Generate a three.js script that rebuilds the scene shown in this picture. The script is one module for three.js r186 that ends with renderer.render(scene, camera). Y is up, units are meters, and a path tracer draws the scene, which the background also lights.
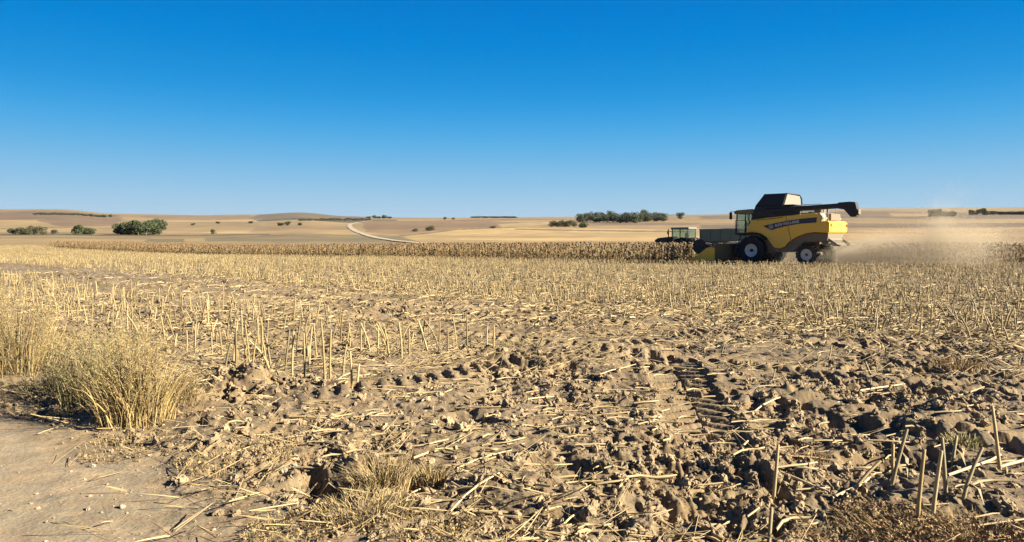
import * as THREE from 'three';
import { mergeGeometries, mergeVertices } from 'three/addons/utils/BufferGeometryUtils.js';
import { RoundedBoxGeometry } from 'three/addons/geometries/RoundedBoxGeometry.js';
import { FontLoader } from 'three/addons/loaders/FontLoader.js';
import { TextGeometry } from 'three/addons/geometries/TextGeometry.js';

// ------------------------------------------------------------------ camera, sky, sun, exposure
const scene = new THREE.Scene();
const EYE = 1.65, FOCAL = 740, HORIZON = 240;             // eye height in metres, lens in pixels of the 1024 x 542 frame
const camera = new THREE.PerspectiveCamera(2 * Math.atan(302 / FOCAL) * 180 / Math.PI, 1024 / 604, 0.1, 12000);
camera.position.set(0, EYE, 0);
camera.lookAt(0, EYE, -10);
camera.setViewOffset(1024, 604, 0, 62, 1024, 542);       // level camera, picture cropped lower than the lens axis

const renderer = new THREE.WebGLRenderer({ antialias: true });
renderer.setSize(1024, 542);
renderer.toneMapping = THREE.LinearToneMapping;
const EXPOSURE = 3.9;
renderer.toneMappingExposure = EXPOSURE;
renderer.shadowMap.enabled = true;
renderer.shadowMap.type = THREE.PCFSoftShadowMap;

const lin = (c) => (c <= 0.04045 ? c / 12.92 : ((c + 0.055) / 1.055) ** 2.4);
function skyTexture() {                                   // clear air: colour by height above the horizon only
  const W = 64, H = 512, d = new Float32Array(W * H * 4);
  const stops = [[0, 182, 206, 224], [1.5, 176, 204, 226], [3, 160, 200, 228], [5, 131, 189, 229], [8, 80, 171, 229], [11, 34, 150, 224], [14.5, 0, 134, 217], [18, 0, 122, 210], [26, 0, 96, 182], [45, 3, 62, 132], [90, 3, 44, 102]];
  for (let j = 0; j < H; j++) {
    const e = Math.max(0, ((j + 0.5) / H) * 180 - 90);
    let k = 0; while (k < stops.length - 2 && stops[k + 1][0] < e) k++;
    const a = stops[k], b = stops[k + 1], t = Math.min(1, (e - a[0]) / (b[0] - a[0]));
    const c = [1, 2, 3].map((i) => lin((a[i] + (b[i] - a[i]) * t) / 255) / EXPOSURE);
    for (let i = 0; i < W; i++) d.set([...c, 1], (j * W + i) * 4);
  }
  const t = new THREE.DataTexture(d, W, H, THREE.RGBAFormat, THREE.FloatType);
  t.mapping = THREE.EquirectangularReflectionMapping; t.magFilter = t.minFilter = THREE.LinearFilter; t.needsUpdate = true;
  return t;
}
scene.background = scene.environment = skyTexture();

const SUN_AZ = 16 * Math.PI / 180, SUN_EL = 25 * Math.PI / 180;   // from the right, a little behind the camera
const sun = new THREE.DirectionalLight(new THREE.Color().setRGB(1, 0.92, 0.75), 5);
sun.position.set(Math.cos(SUN_EL) * Math.cos(SUN_AZ) * 300, Math.sin(SUN_EL) * 300, Math.cos(SUN_EL) * Math.sin(SUN_AZ) * 300 - 40);
sun.target.position.set(0, 0, -40);
sun.castShadow = true; sun.shadow.radius = 1; sun.shadow.mapSize.set(4096, 4096);
Object.assign(sun.shadow.camera, { left: -120, right: 120, top: 120, bottom: -120, near: 1, far: 700 });
scene.add(sun, sun.target);
scene.fog = new THREE.FogExp2(0xcfdcea, 0.000016);

// ------------------------------------------------------------------ helpers
const BASE = 0.6;                                        // all base colours below are given relative to this
function rng(seed) { let a = seed >>> 0; return () => { a = (a + 0x6d2b79f5) >>> 0; let t = Math.imul(a ^ (a >>> 15), 1 | a); t = (t + Math.imul(t ^ (t >>> 7), 61 | t)) ^ t; return ((t ^ (t >>> 14)) >>> 0) / 4294967296; }; }
const hash = (x, y) => { let h = Math.imul(x, 374761393) + Math.imul(y, 668265263); h = Math.imul(h ^ (h >>> 13), 1274126177); return ((h ^ (h >>> 16)) >>> 0) / 4294967296; };
function noise(x, y) {                                    // value noise, -1 .. 1
  const i = Math.floor(x), j = Math.floor(y), u = x - i, v = y - j, s = u * u * (3 - 2 * u), t = v * v * (3 - 2 * v);
  const a = hash(i, j), b = hash(i + 1, j), c = hash(i, j + 1), d = hash(i + 1, j + 1);
  return (a + (b - a) * s + (c - a) * t + (a - b - c + d) * s * t) * 2 - 1;
}
const fbm = (x, y, n = 4) => { let s = 0, a = 0.5; for (let k = 0; k < n; k++) { s += a * noise(x, y); x = x * 2.03 + 17.1; y = y * 2.03 - 9.7; a *= 0.5; } return s; };
const sstep = (a, b, x) => { const t = Math.min(1, Math.max(0, (x - a) / (b - a))); return t * t * (3 - 2 * t); };
const mix = (a, b, t) => a + (b - a) * t;
const used = new Map();
function numbered(name) { const n = used.get(name) || 0; used.set(name, n + 1); return n ? `${name}_${String(n).padStart(3, '0')}` : name; }
function tag(o, label, category, group, kind) { if (label) o.userData.label = label; if (category) o.userData.category = category; if (group) o.userData.group = group; if (kind) o.userData.kind = kind; return o; }
function shadows(m) { m.castShadow = m.receiveShadow = true; return m; }
function top(name, geo, mat) { const m = shadows(new THREE.Mesh(geo, mat)); m.name = numbered(name); scene.add(m); return m; }
function part(name, geo, mat, parent) { const m = shadows(new THREE.Mesh(Array.isArray(geo) ? mergeGeometries(geo.map(plain)) : geo, mat)); m.name = name; parent.add(m); return m; }
function thing(name, pos, turn = 0) { const g = new THREE.Group(); g.name = numbered(name); g.position.set(...pos); g.rotation.y = turn; scene.add(g); return g; }
function plain(g) { const o = g.index ? g.toNonIndexed() : g; for (const k of Object.keys(o.attributes)) if (!['position', 'normal', 'uv'].includes(k)) o.deleteAttribute(k); return o; }
function mat(r, g, b, roughness = 0.9, extra = {}) { return new THREE.MeshStandardMaterial({ color: new THREE.Color().setRGB(r * BASE, g * BASE, b * BASE), roughness, side: THREE.DoubleSide, ...extra }); }
const M4 = new THREE.Matrix4(), Q = new THREE.Quaternion(), E = new THREE.Euler(), V = new THREE.Vector3(), S = new THREE.Vector3(), C = new THREE.Color();
function stuff(name, geo, material, items, label, category) {   // items: [x, y, z, rx, ry, rz, sx, sy, sz, r, g, b]
  const m = shadows(new THREE.InstancedMesh(geo, material, items.length));
  items.forEach((a, i) => {
    M4.compose(V.set(a[0], a[1], a[2]), Q.setFromEuler(E.set(a[3], a[4], a[5], 'YXZ')), S.set(a[6], a[7], a[8])); m.setMatrixAt(i, M4);
    m.setColorAt(i, C.setRGB(a[9], a[10], a[11]));
  });
  m.name = numbered(name); scene.add(m); tag(m, label, category, null, 'stuff');
  return m;
}
function place(mesh, a) { mesh.position.set(a[0], a[1], a[2]); mesh.rotation.set(a[3], a[4], a[5], 'YXZ'); mesh.scale.set(a[6], a[7], a[8]); return mesh; }

// ------------------------------------------------------------------ the lie of the land
// rows, field edge and track all run the same way: p is the distance across them (away from the track), q along them (to the far left)
const RA = 44 * Math.PI / 180, RX = -Math.cos(RA), RZ = -Math.sin(RA), NX = Math.sin(RA), NZ = -Math.cos(RA);
const pOf = (x, z) => NX * x + NZ * z, qOf = (x, z) => RX * x + RZ * z;
const fromPQ = (p, q) => [NX * p + RX * q, NZ * p + RZ * q];
const flat = (px, py) => { const z = EYE * FOCAL / (py - HORIZON); return [(px - 512) / FOCAL * z, -z]; };   // a spot on the level field
const crestTable = [[-400, 216], [0, 214.6], [60, 213.8], [115, 216.8], [200, 217], [252, 216], [300, 213.6], [350, 217], [420, 218], [560, 217], [700, 215.5], [800, 213.5], [860, 211.5], [940, 212.5], [1024, 213], [1500, 215]];
function crest(X) {
  let k = 0; while (k < crestTable.length - 2 && crestTable[k + 1][0] < X) k++;
  const a = crestTable[k], b = crestTable[k + 1], t = sstep(a[0], b[0], X); return mix(a[1], b[1], t);
}
function dip(x, z) { const d = Math.hypot(x, z); return -0.45 * sstep(35, 110, d) * (1 - sstep(-0.5, 0.15, x / Math.max(1, -z))) * (1 - sstep(150, 270, d)); }
function land(x, z) {                                     // rolling farmland beyond the level field
  const d = Math.hypot(x, z); if (d < 110) return 0;
  const ang = Math.atan2(x, -z), X = 512 + FOCAL * Math.tan(Math.max(-1.1, Math.min(1.1, ang)));
  const dd = Math.min(d, 2300), amp = HORIZON - crest(X) + 0.6;
  let e = amp * (1 - Math.exp(-(((dd - 110) / 450) ** 1.3)));
  e += 1.3 * noise(x / 260 + 3.1, z / 260) * sstep(220, 600, d) * (1 - sstep(1300, 2000, d)) + 0.5 * noise(x / 90, z / 90 + 7) * sstep(180, 400, d) * (1 - sstep(900, 1500, d));
  return e * dd / FOCAL - Math.max(0, d - 2300) * 0.03;
}
function at(px, py) {                                     // where the land beyond is met in that direction
  const u = (px - 512) / FOCAL;
  for (let z = 115; z < 2600; z *= 1.004) { const h = land(u * z, -z); if (HORIZON - FOCAL * (h - EYE) / z <= py) return [u * z, h, -z]; }
  const z = 2300; return [u * z, land(u * z, -z), -z];
}
const polyline = (pts) => pts.map(([a, b]) => flat(a, b));
const tracks = [                                          // wheel tracks pressed into the soil: points, half width, depth, lug pitch
  { pts: polyline([[170, 432], [300, 403], [400, 386], [520, 362], [640, 345], [800, 321]]), w: 0.36, d: 0.06, lug: 0.25, sure: 1, raised: 1 },
  { pts: polyline([[712, 448], [702, 425], [688, 398], [672, 368]]), w: 0.34, d: 0.075, lug: 0.21, sure: 1, low: 1 },
  { pts: [[9.0, -8], [9.1, 0], [8.8, 6], [9.2, 14], [9.0, 26], [9, 60]].map((a) => fromPQ(...a)), w: 0.38, d: 0.075, lug: 0.29, sure: 1, raised: 1 },
  { pts: [[11.6, -8], [11.8, 0], [11.4, 8], [11.7, 18], [11.6, 34], [11.6, 60]].map((a) => fromPQ(...a)), w: 0.38, d: 0.075, lug: 0.29, raised: 1 },
  { pts: [[6.9, -8], [6.7, -2], [7.0, 2], [7.3, 4.5]].map((a) => fromPQ(...a)), w: 0.36, d: 0.065, lug: 0.27, sure: 1, raised: 1 },
];
function trackAt(x, z) {                                  // [height change, how much this spot is pressed flat]
  let best = 0, press = 0;
  for (const t of tracks) {
    let s0 = 0;
    for (let k = 0; k < t.pts.length - 1; k++) {
      const [ax, az] = t.pts[k], [bx, bz] = t.pts[k + 1], dx = bx - ax, dz = bz - az, L = Math.hypot(dx, dz);
      const u = ((x - ax) * dx + (z - az) * dz) / (L * L);
      if (u >= -0.02 && u <= 1.02) {
        const w = ((x - ax) * dz - (z - az) * dx) / L, aw = Math.abs(w);
        if (aw < t.w * 1.7) {
          const s = s0 + u * L, fade = t.sure ? 0.7 + 0.3 * sstep(-0.3, 0.2, noise(s * 0.9, w + 4)) : 0.15 + 0.85 * sstep(-0.3, 0.4, noise(s * 0.8 + k, w * 1.3 + 9));
          const inside = 1 - sstep(t.w * 0.86, t.w * 1.06, aw);
          const f = ((s + 0.55 * aw) / t.lug + (w > 0 ? 0.5 : 0)); const lug = sstep(0.16, 0.3, Math.abs((f - Math.floor(f)) - 0.5));
          const berm = Math.exp(-(((aw - t.w * 1.22) / (t.w * 0.2)) ** 2));
          const h = (t.raised ? t.d * inside * (0.75 - 1.35 * lug) * (0.7 + 0.5 * noise(s * 3.1, w * 2)) : -t.d * inside * (0.35 + 0.95 * lug) + t.d * (t.low ? 0.25 : 0.6) * berm) * fade;
          if (Math.abs(h) > Math.abs(best)) best = h;
          press = Math.max(press, inside * fade);
        }
      }
      s0 += L;
    }
  }
  return [best, press];
}
const hollows = [[...flat(328, 497), 0.34, 0.16], [...flat(425, 487), 0.16, 0.08], [...flat(700, 520), 0.5, 0.14], [...flat(900, 462), 0.45, 0.12], [...flat(640, 372), 0.4, 0.08], [...flat(225, 405), 0.35, 0.1], [...flat(560, 478), 0.3, 0.08], [...flat(850, 430), 0.5, 0.1], [...flat(470, 428), 0.35, 0.08]];
const mounds = [[...flat(360, 478), 0.35, 0.1], [...flat(240, 388), 0.55, 0.2], [...flat(205, 408), 0.4, 0.16], [...flat(600, 440), 0.9, 0.08], [...flat(770, 478), 0.5, 0.12], [...flat(470, 400), 0.6, 0.07], [...flat(930, 500), 0.6, 0.1], [...flat(520, 500), 0.5, 0.08], [...flat(800, 400), 0.5, 0.1], [...flat(960, 420), 0.6, 0.1]];
function rough(x, z) {                                    // 0 on the beaten track, 1 on broken soil, 0.4 among the stubble
  const p = pOf(x, z), q = qOf(x, z), pw = p + 0.3 * noise(q * 0.9, p) + 0.12 * noise(q * 3.1, p * 3);
  return [pw, sstep(1.5, 2.5, pw) * (1 - 0.45 * sstep(13, 15, pw))];
}
function H(x, z) {
  const d2 = x * x + z * z;
  if (d2 > 140 * 140) return land(x, z) + dip(x, z);
  const [pw, r] = rough(x, z);
  const far = 1 - sstep(70, 130, Math.sqrt(d2));
  let h = 0.006 * noise(x * 7, z * 7) + 0.02 * noise(x * 0.6, z * 0.6) + 0.012 * (1 - r) * noise(qOf(x, z) * 0.35, pw * 2.2);
  if (r > 0.01) {
    h += r * far * (0.05 + 0.05 * noise(x * 0.5 + 4, z * 0.5) + 0.045 * noise(x * 1.6, z * 1.6));
    const [t, press] = trackAt(x, z), soft = r * far * (1 - 0.88 * press);
    const n1 = noise(x * 3.7 + 8, z * 3.7), n2 = noise(x * 8.3, z * 8.3 + 5), n3 = noise(x * 18, z * 18), n4 = noise(x * 37, z * 37);
    const pit = sstep(0.42, 0.6, noise(x * 5.3 - 20, z * 5.3 + 11));
    const patch = 0.3 + 0.95 * sstep(-0.35, 0.45, noise(x * 0.75 + 31, z * 0.75 - 12));
    h += soft * patch * (0.05 * (0.45 - Math.abs(n1) * 1.4) + 0.05 * (0.4 - Math.abs(n2) * 1.3) + 0.038 * (0.35 - Math.abs(n3)) + 0.016 * n4 - 0.075 * pit);
    h += t * sstep(1.9, 2.8, pw);
    if (d2 < 180) {
      for (const [hx, hz, rad, dep] of hollows) { const e = Math.hypot(x - hx, z - hz) * (1 + 0.35 * n2); if (e < rad) h -= dep * (1 - sstep(rad * 0.45, rad, e)); }
      for (const [hx, hz, rad, up] of mounds) { const e = Math.hypot(x - hx, z - hz) * (1 + 0.25 * n1); if (e < rad) h += up * (1 - sstep(0, rad, e)) * (1 + 0.3 * n3); }
    }
  }
  return h + dip(x, z) + (d2 > 100 * 100 ? land(x, z) : 0);
}

// ------------------------------------------------------------------ materials
function grainTexture(size, fn) {
  const d = new Uint8Array(size * size * 4);
  for (let j = 0; j < size; j++) for (let i = 0; i < size; i++) { const c = fn(i / size, j / size); d.set([c[0], c[1], c[2], 255].map((v) => Math.max(0, Math.min(255, v))), (j * size + i) * 4); }
  const t = new THREE.DataTexture(d, size, size); t.wrapS = t.wrapT = THREE.RepeatWrapping; t.magFilter = THREE.LinearFilter; t.minFilter = THREE.LinearMipmapLinearFilter; t.generateMipmaps = true; t.needsUpdate = true;
  return t;
}
const torus = (u, v, f, seed) => {                        // tileable value noise
  const x = u * f, y = v * f, i = Math.floor(x), j = Math.floor(y), a = x - i, b = y - j, s = a * a * (3 - 2 * a), t = b * b * (3 - 2 * b), w = (n) => ((n % f) + f) % f;
  const h = (m, n) => hash(w(m) + seed * 131, w(n) - seed * 57);
  return mix(mix(h(i, j), h(i + 1, j), s), mix(h(i, j + 1), h(i + 1, j + 1), s), t) * 2 - 1;
};
const soilColour = grainTexture(512, (u, v) => { const n = 0.4 * torus(u, v, 9, 1) + 0.5 * torus(u, v, 37, 2) + 0.6 * torus(u, v, 128, 3) + 0.5 * torus(u, v, 256, 4); const l = 216 + 24 * n, w = 6 * torus(u, v, 21, 6); return [l + w, l, l - w]; });
soilColour.colorSpace = THREE.SRGBColorSpace;
const soilBump = grainTexture(512, (u, v) => { const n = 0.5 * torus(u, v, 24, 11) + 0.5 * torus(u, v, 64, 12) + 0.45 * torus(u, v, 150, 13); const l = 128 + 90 * n; return [l, l, l]; });
const plainBase = new THREE.Color().setRGB(BASE, BASE, BASE);
const groundMat = new THREE.MeshStandardMaterial({ vertexColors: true, color: plainBase, roughness: 1, map: soilColour, bumpMap: soilBump, bumpScale: 0.007 });
const clodMat = mat(1, 1, 1, 1, { bumpMap: soilBump, bumpScale: 0.01 });
const strawMat = mat(1, 1, 1, 0.75);
const tintMat = new THREE.MeshStandardMaterial({ vertexColors: true, color: plainBase, roughness: 0.85, side: THREE.DoubleSide });
const leafMat = new THREE.MeshPhysicalMaterial({ vertexColors: true, color: plainBase, roughness: 0.9, side: THREE.DoubleSide, transmission: 0.12, thickness: 0 });

// ------------------------------------------------------------------ ground: one sheet of rings, finest where the camera stands close
const parcels = [                                         // fields beyond: outline on the land, base colour
  [[[-300, 221.4], [120, 220.6], [130, 228], [60, 232], [-300, 234]], [0.47, 0.34, 0.2]],
  [[[-300, 213], [0, 212], [118, 215], [124, 220.6], [52, 219.5], [-300, 221]], [0.235, 0.15, 0.1]],
  [[[36, 220.5], [124, 219.5], [116, 225.6], [62, 226.6]], [0.26, 0.172, 0.115]],
  [[[-300, 229.2], [118, 228], [118, 229], [-300, 230.6]], [0.32, 0.22, 0.13]],
  [[[-300, 234.2], [270, 233.6], [270, 235], [-300, 236]], [0.15, 0.12, 0.06]],
  [[[-300, 236], [260, 235], [280, 244], [-300, 248]], [0.43, 0.31, 0.165]],
  [[[-300, 238.2], [150, 237.6], [150, 238.4], [-300, 239.6]], [0.3, 0.22, 0.12]],
  [[[146, 239.4], [184, 239], [186, 241.6], [144, 242]], [0.19, 0.16, 0.075]],
  [[[203, 238], [300, 233.2], [410, 236], [420, 241.5], [300, 241], [208, 241.2]], [0.24, 0.195, 0.105]],
  [[[240, 236.6], [330, 235.6], [372, 238], [300, 238.8], [235, 238.4]], [0.34, 0.25, 0.14]],
  [[[135, 215], [250, 215], [255, 219], [160, 220]], [0.3, 0.21, 0.145]],
  [[[150, 220.4], [262, 219.4], [266, 221.6], [158, 222.6]], [0.48, 0.35, 0.22]],
  [[[150, 222.8], [262, 221.6], [268, 226], [165, 227]], [0.38, 0.27, 0.165]],
  [[[150, 227.4], [268, 226.4], [270, 233], [165, 233.4]], [0.46, 0.33, 0.195]],
  [[[250, 218.5], [262, 211], [352, 211], [374, 218.7], [345, 220.5], [270, 219.9]], [0.19, 0.14, 0.1]],
  [[[255, 219.7], [345, 220.6], [396, 219.6], [396, 221.4], [352, 222.7], [262, 221.4]], [0.11, 0.09, 0.05]],
  [[[262, 222], [350, 223], [352, 226], [258, 226]], [0.46, 0.33, 0.2]],
  [[[256, 226.4], [352, 226.4], [356, 231], [300, 234], [250, 233]], [0.36, 0.25, 0.145]],
  [[[362, 221], [452, 220], [520, 222.3], [512, 227], [455, 228.8], [398, 234.5], [366, 232]], [0.27, 0.17, 0.095]],
  [[[398, 235], [455, 229], [515, 226.9], [515, 227.8], [455, 230], [402, 236]], [0.17, 0.125, 0.065]],
  [[[402, 236.8], [455, 229.9], [515, 227.6], [660, 229], [700, 232], [700, 243], [430, 243]], [0.52, 0.37, 0.195]],
  [[[515, 228.6], [690, 231], [690, 232.3], [515, 229.8]], [0.19, 0.13, 0.075]],
  [[[430, 235.4], [690, 236.4], [690, 237.2], [420, 236.6]], [0.42, 0.29, 0.155]],
  [[[560, 220], [700, 221], [700, 230], [575, 228]], [0.39, 0.26, 0.145]],
  [[[572, 221.6], [612, 222.4], [700, 223], [690, 225.4], [600, 225]], [0.24, 0.165, 0.105]],
  [[[498, 224], [556, 221.8], [560, 223], [502, 227.3]], [0.54, 0.41, 0.25]],
  [[[455, 217], [560, 216.6], [560, 219.2], [455, 219.8]], [0.42, 0.29, 0.18]],
  [[[452, 219.9], [566, 219.3], [566, 220.2], [452, 220.9]], [0.22, 0.15, 0.09]],
  [[[700, 216], [860, 211], [1300, 212], [1300, 217.3], [700, 219]], [0.21, 0.145, 0.1]],
  [[[890, 213], [935, 212.6], [935, 216.3], [892, 216.6]], [0.42, 0.3, 0.2]],
  [[[700, 224.6], [880, 223.6], [1300, 217.2], [1300, 220.5], [880, 227.7], [700, 228.3]], [0.19, 0.125, 0.08]],
  [[[700, 228.6], [880, 228.2], [1300, 220.8], [1300, 243], [700, 243]], [0.43, 0.295, 0.16]],
  [[[700, 233], [900, 232.4], [1300, 227], [1300, 229], [900, 234], [700, 234.4]], [0.33, 0.225, 0.125]],
].map(([pts, c]) => ({ pts: pts.map(([a, b]) => { const w = at(a, b); return [w[0], w[2]]; }), c }));
function inside(pts, x, z) { let r = false; for (let i = 0, j = pts.length - 1; i < pts.length; j = i++) { const [ax, az] = pts[i], [bx, bz] = pts[j]; if ((az > z) !== (bz > z) && x < (bx - ax) * (z - az) / (bz - az) + ax) r = !r; } return r; }
function groundColour(x, z, d) {
  const n = fbm(x * 0.7, z * 0.7, 3), n2 = fbm(x * 4.1 + 3, z * 4.1, 3);
  if (d > 120) {
    let c = [0.39, 0.28, 0.16];
    const jx = x + d * 0.003 * noise(x / 25, z / 25), jz = z + d * 0.004 * noise(x / 30 + 5, z / 30);
    for (const f of parcels) if (inside(f.pts, jx, jz)) c = f.c;
    const k = 1 + 0.16 * fbm(x / 60, z / 60, 3) + 0.3 * fbm(x / 9, z / 30, 2);
    const plot = 0.76 + 0.44 * hash(Math.floor((jx * 0.83 + jz * 0.55) / 330), Math.floor((jz * 0.83 - jx * 0.55) / 210)), g = k * plot;   // one tone to each plot of land
    const band = 1 + 0.2 * noise((z * 0.9 + x * 0.3) / 75, x / 420) + 0.12 * noise((z + x * 0.2) / 28, x / 260);
    return [c[0] * g * band * 1.12, c[1] * g * band * 1.02, c[2] * g * band * 0.66];
  }
  const [pw, r] = rough(x, z);
  const soil = [0.335, 0.23, 0.12], path = [0.5, 0.372, 0.22], trash = [0.42, 0.288, 0.125];
  const dry = sstep(-0.3, 0.4, noise(x * 1.1 + 50, z * 1.1)), k = 1 + 0.18 * n + 0.2 * n2;
  let c = soil.map((v, i) => mix(v, [0.41, 0.288, 0.155][i], dry));
  const t = Math.max(sstep(13, 14.5, pw), 0.5 * sstep(0.05, 0.5, n2));
  c = c.map((v, i) => mix(mix(path[i], v, sstep(1.35, 2.1, pw)), trash[i], t * sstep(1.7, 2.6, pw)));
  return c.map((v) => v * k);
}
{
  const rad = []; for (let r = 0.4; r < 2.6; r *= 1.12) rad.push(r);
  for (let r = 2.6; r < 30; r *= 1.0034) rad.push(r);
  for (let r = 30; r < 120; r *= 1.0085) rad.push(r);
  for (let r = 120; r < 2700; r *= 1.0125) rad.push(r);
  rad.push(2900, 3500, 5000, 9000);
  const ang = []; let a = -Math.PI; while (a < Math.PI) { ang.push(a); const e = Math.abs(a); a += e < 0.72 ? 0.0026 : Math.min(0.12, 0.0026 + (e - 0.72) * 0.09); } ang.push(Math.PI);
  const nr = rad.length, na = ang.length, n = nr * na, pos = new Float32Array(n * 3), col = new Float32Array(n * 3), uv = new Float32Array(n * 2);
  for (let i = 0; i < nr; i++) for (let j = 0; j < na; j++) {
    const k = i * na + j, r = rad[i], x = Math.sin(ang[j % (na - 1) || 0]) * r, z = -Math.cos(ang[j % (na - 1) || 0]) * r;
    pos.set([x, H(x, z), z], k * 3); col.set(groundColour(x, z, r), k * 3); uv.set([x / 1.9, z / 1.9], k * 2);
  }
  const kinds = { ground: [], dirt_track: [], farmland: [] };
  for (let i = 0; i < nr - 1; i++) for (let j = 0; j < na - 1; j++) {
    const b = i * na + j, x = pos[b * 3], z = pos[b * 3 + 2];
    const k = rad[i] > 118 ? 'farmland' : rough(x, z)[0] < 1.75 ? 'dirt_track' : 'ground';
    kinds[k].push(b, b + 1, b + na, b + 1, b + na + 1, b + na);
  }
  const whole = new THREE.BufferGeometry(); whole.setAttribute('position', new THREE.BufferAttribute(pos, 3)); whole.setIndex([].concat());
  const all = new Uint32Array(kinds.ground.length + kinds.dirt_track.length + kinds.farmland.length); let o = 0; for (const k of Object.values(kinds)) { all.set(k, o); o += k.length; }
  whole.setIndex(new THREE.BufferAttribute(all, 1)); whole.computeVertexNormals(); const nor = whole.attributes.normal.array;
  const says = { ground: 'bare trampled brown field soil with tyre tracks', dirt_track: 'smooth sandy dirt track at the lower left', farmland: 'rolling patchwork of harvested straw fields and low hills' };
  for (const [name, idx] of Object.entries(kinds)) {
    const map = new Int32Array(n).fill(-1); let c = 0; const id = new Uint32Array(idx.length);
    for (let k = 0; k < idx.length; k++) { if (map[idx[k]] < 0) map[idx[k]] = c++; id[k] = map[idx[k]]; }
    const P = new Float32Array(c * 3), N = new Float32Array(c * 3), K = new Float32Array(c * 3), U = new Float32Array(c * 2);
    for (let k = 0; k < n; k++) if (map[k] >= 0) { const m = map[k]; for (let e = 0; e < 3; e++) { P[m * 3 + e] = pos[k * 3 + e]; N[m * 3 + e] = nor[k * 3 + e]; K[m * 3 + e] = col[k * 3 + e]; } U[m * 2] = uv[k * 2]; U[m * 2 + 1] = uv[k * 2 + 1]; }
    const g = new THREE.BufferGeometry();
    g.setAttribute('position', new THREE.BufferAttribute(P, 3)); g.setAttribute('normal', new THREE.BufferAttribute(N, 3)); g.setAttribute('color', new THREE.BufferAttribute(K, 3)); g.setAttribute('uv', new THREE.BufferAttribute(U, 2)); g.setIndex(new THREE.BufferAttribute(id, 1));
    tag(top(name, g, groundMat), says[name], name === 'ground' ? 'field soil' : name === 'farmland' ? 'fields' : 'track', null, 'structure');
  }
}
{ // pale farm road winding away between the far fields
  const line = new THREE.CatmullRomCurve3([[432, 244], [404, 242], [386, 239.6], [371, 236.6], [360, 233], [353, 229.6], [349.5, 226.5], [351, 224.2], [357, 222.6], [366, 221.4], [372, 220.6]].map(([a, b]) => new THREE.Vector3(...at(a, b))));
  const P = [], I = [], n = 160;
  for (let k = 0; k <= n; k++) {
    const c = line.getPoint(k / n), t = line.getTangent(k / n), w = 1.7 + 0.35 * noise(k * 0.4, 2), L = Math.hypot(t.x, t.z), sx = -t.z / L * w, sz = t.x / L * w;
    for (const s of [-1, 1]) P.push(c.x + s * sx, land(c.x + s * sx, c.z + s * sz) + 0.22, c.z + s * sz);
    if (k < n) I.push(2 * k, 2 * k + 1, 2 * k + 2, 2 * k + 1, 2 * k + 3, 2 * k + 2);
  }
  const g = new THREE.BufferGeometry(); g.setAttribute('position', new THREE.Float32BufferAttribute(P, 3)); g.setIndex(I); g.computeVertexNormals();
  tag(top('farm_road', g, mat(0.5, 0.4, 0.28, 1)), 'pale gravel farm road curving away between far fields', 'road', null, 'structure');
}

// ------------------------------------------------------------------ trees and bushes far off
function leafCloud(seed, lobes, count, size, tone) {      // lobes: [x, y, z, rx, ry, rz]
  const R = rng(seed), P = [], K = [];
  for (let k = 0; k < count; k++) {
    const L = lobes[Math.floor(R() * lobes.length)], th = R() * 6.283, ph = Math.acos(2 * R() - 1), rr = 0.55 + 0.5 * R() ** 0.6;
    const x = L[0] + L[3] * rr * Math.sin(ph) * Math.cos(th), y = L[1] + L[4] * rr * Math.cos(ph), z = L[2] + L[5] * rr * Math.sin(ph) * Math.sin(th);
    const v = 0.7 + 0.6 * R(), c = tone.map((t, i) => t * v * (i === 0 ? 0.9 + 0.3 * R() : 1));
    const s = size * (0.6 + 0.8 * R());
    const a = new THREE.Vector3(R() - 0.5, R() - 0.5, R() - 0.5).normalize(), b = new THREE.Vector3(R() - 0.5, R() - 0.5, R() - 0.5).cross(a).normalize();
    const q = [[-1, -0.6], [1, -0.5], [0.7, 0.7], [-0.5, 0.8]].map(([m, n]) => [x + s * (m * a.x + n * b.x), y + s * (m * a.y + n * b.y), z + s * (m * a.z + n * b.z)]);
    for (const i of [0, 1, 2, 0, 2, 3]) { P.push(...q[i]); K.push(...c); }
  }
  const g = new THREE.BufferGeometry(); g.setAttribute('position', new THREE.Float32BufferAttribute(P, 3)); g.setAttribute('color', new THREE.Float32BufferAttribute(K, 3)); g.computeVertexNormals(); return g;
}
function trunkGeometry(seed) {                            // unit tree: height 1
  const R = rng(seed), gs = [];
  const limb = (a, b, r0, r1) => { const d = new THREE.Vector3().subVectors(b, a), g = new THREE.CylinderGeometry(r1, r0, d.length(), 7, 2); g.applyQuaternion(new THREE.Quaternion().setFromUnitVectors(new THREE.Vector3(0, 1, 0), d.clone().normalize())); g.translate((a.x + b.x) / 2, (a.y + b.y) / 2, (a.z + b.z) / 2); gs.push(plain(g)); };
  const f = new THREE.Vector3(0.03 * (R() - 0.5), 0.34, 0.03 * (R() - 0.5)); limb(new THREE.Vector3(0, -0.03, 0), f, 0.035, 0.024);
  for (let k = 0; k < 4; k++) { const t = k * 1.6 + R(), e = new THREE.Vector3(0.22 * Math.cos(t), 0.62 + 0.2 * R(), 0.22 * Math.sin(t)); limb(f.clone().setY(0.26 + 0.03 * k), e, 0.017, 0.006); }
  return mergeGeometries(gs);
}
const toneDark = [0.072, 0.096, 0.028], toneGrey = [0.082, 0.105, 0.04], toneOlive = [0.12, 0.115, 0.045];
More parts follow.
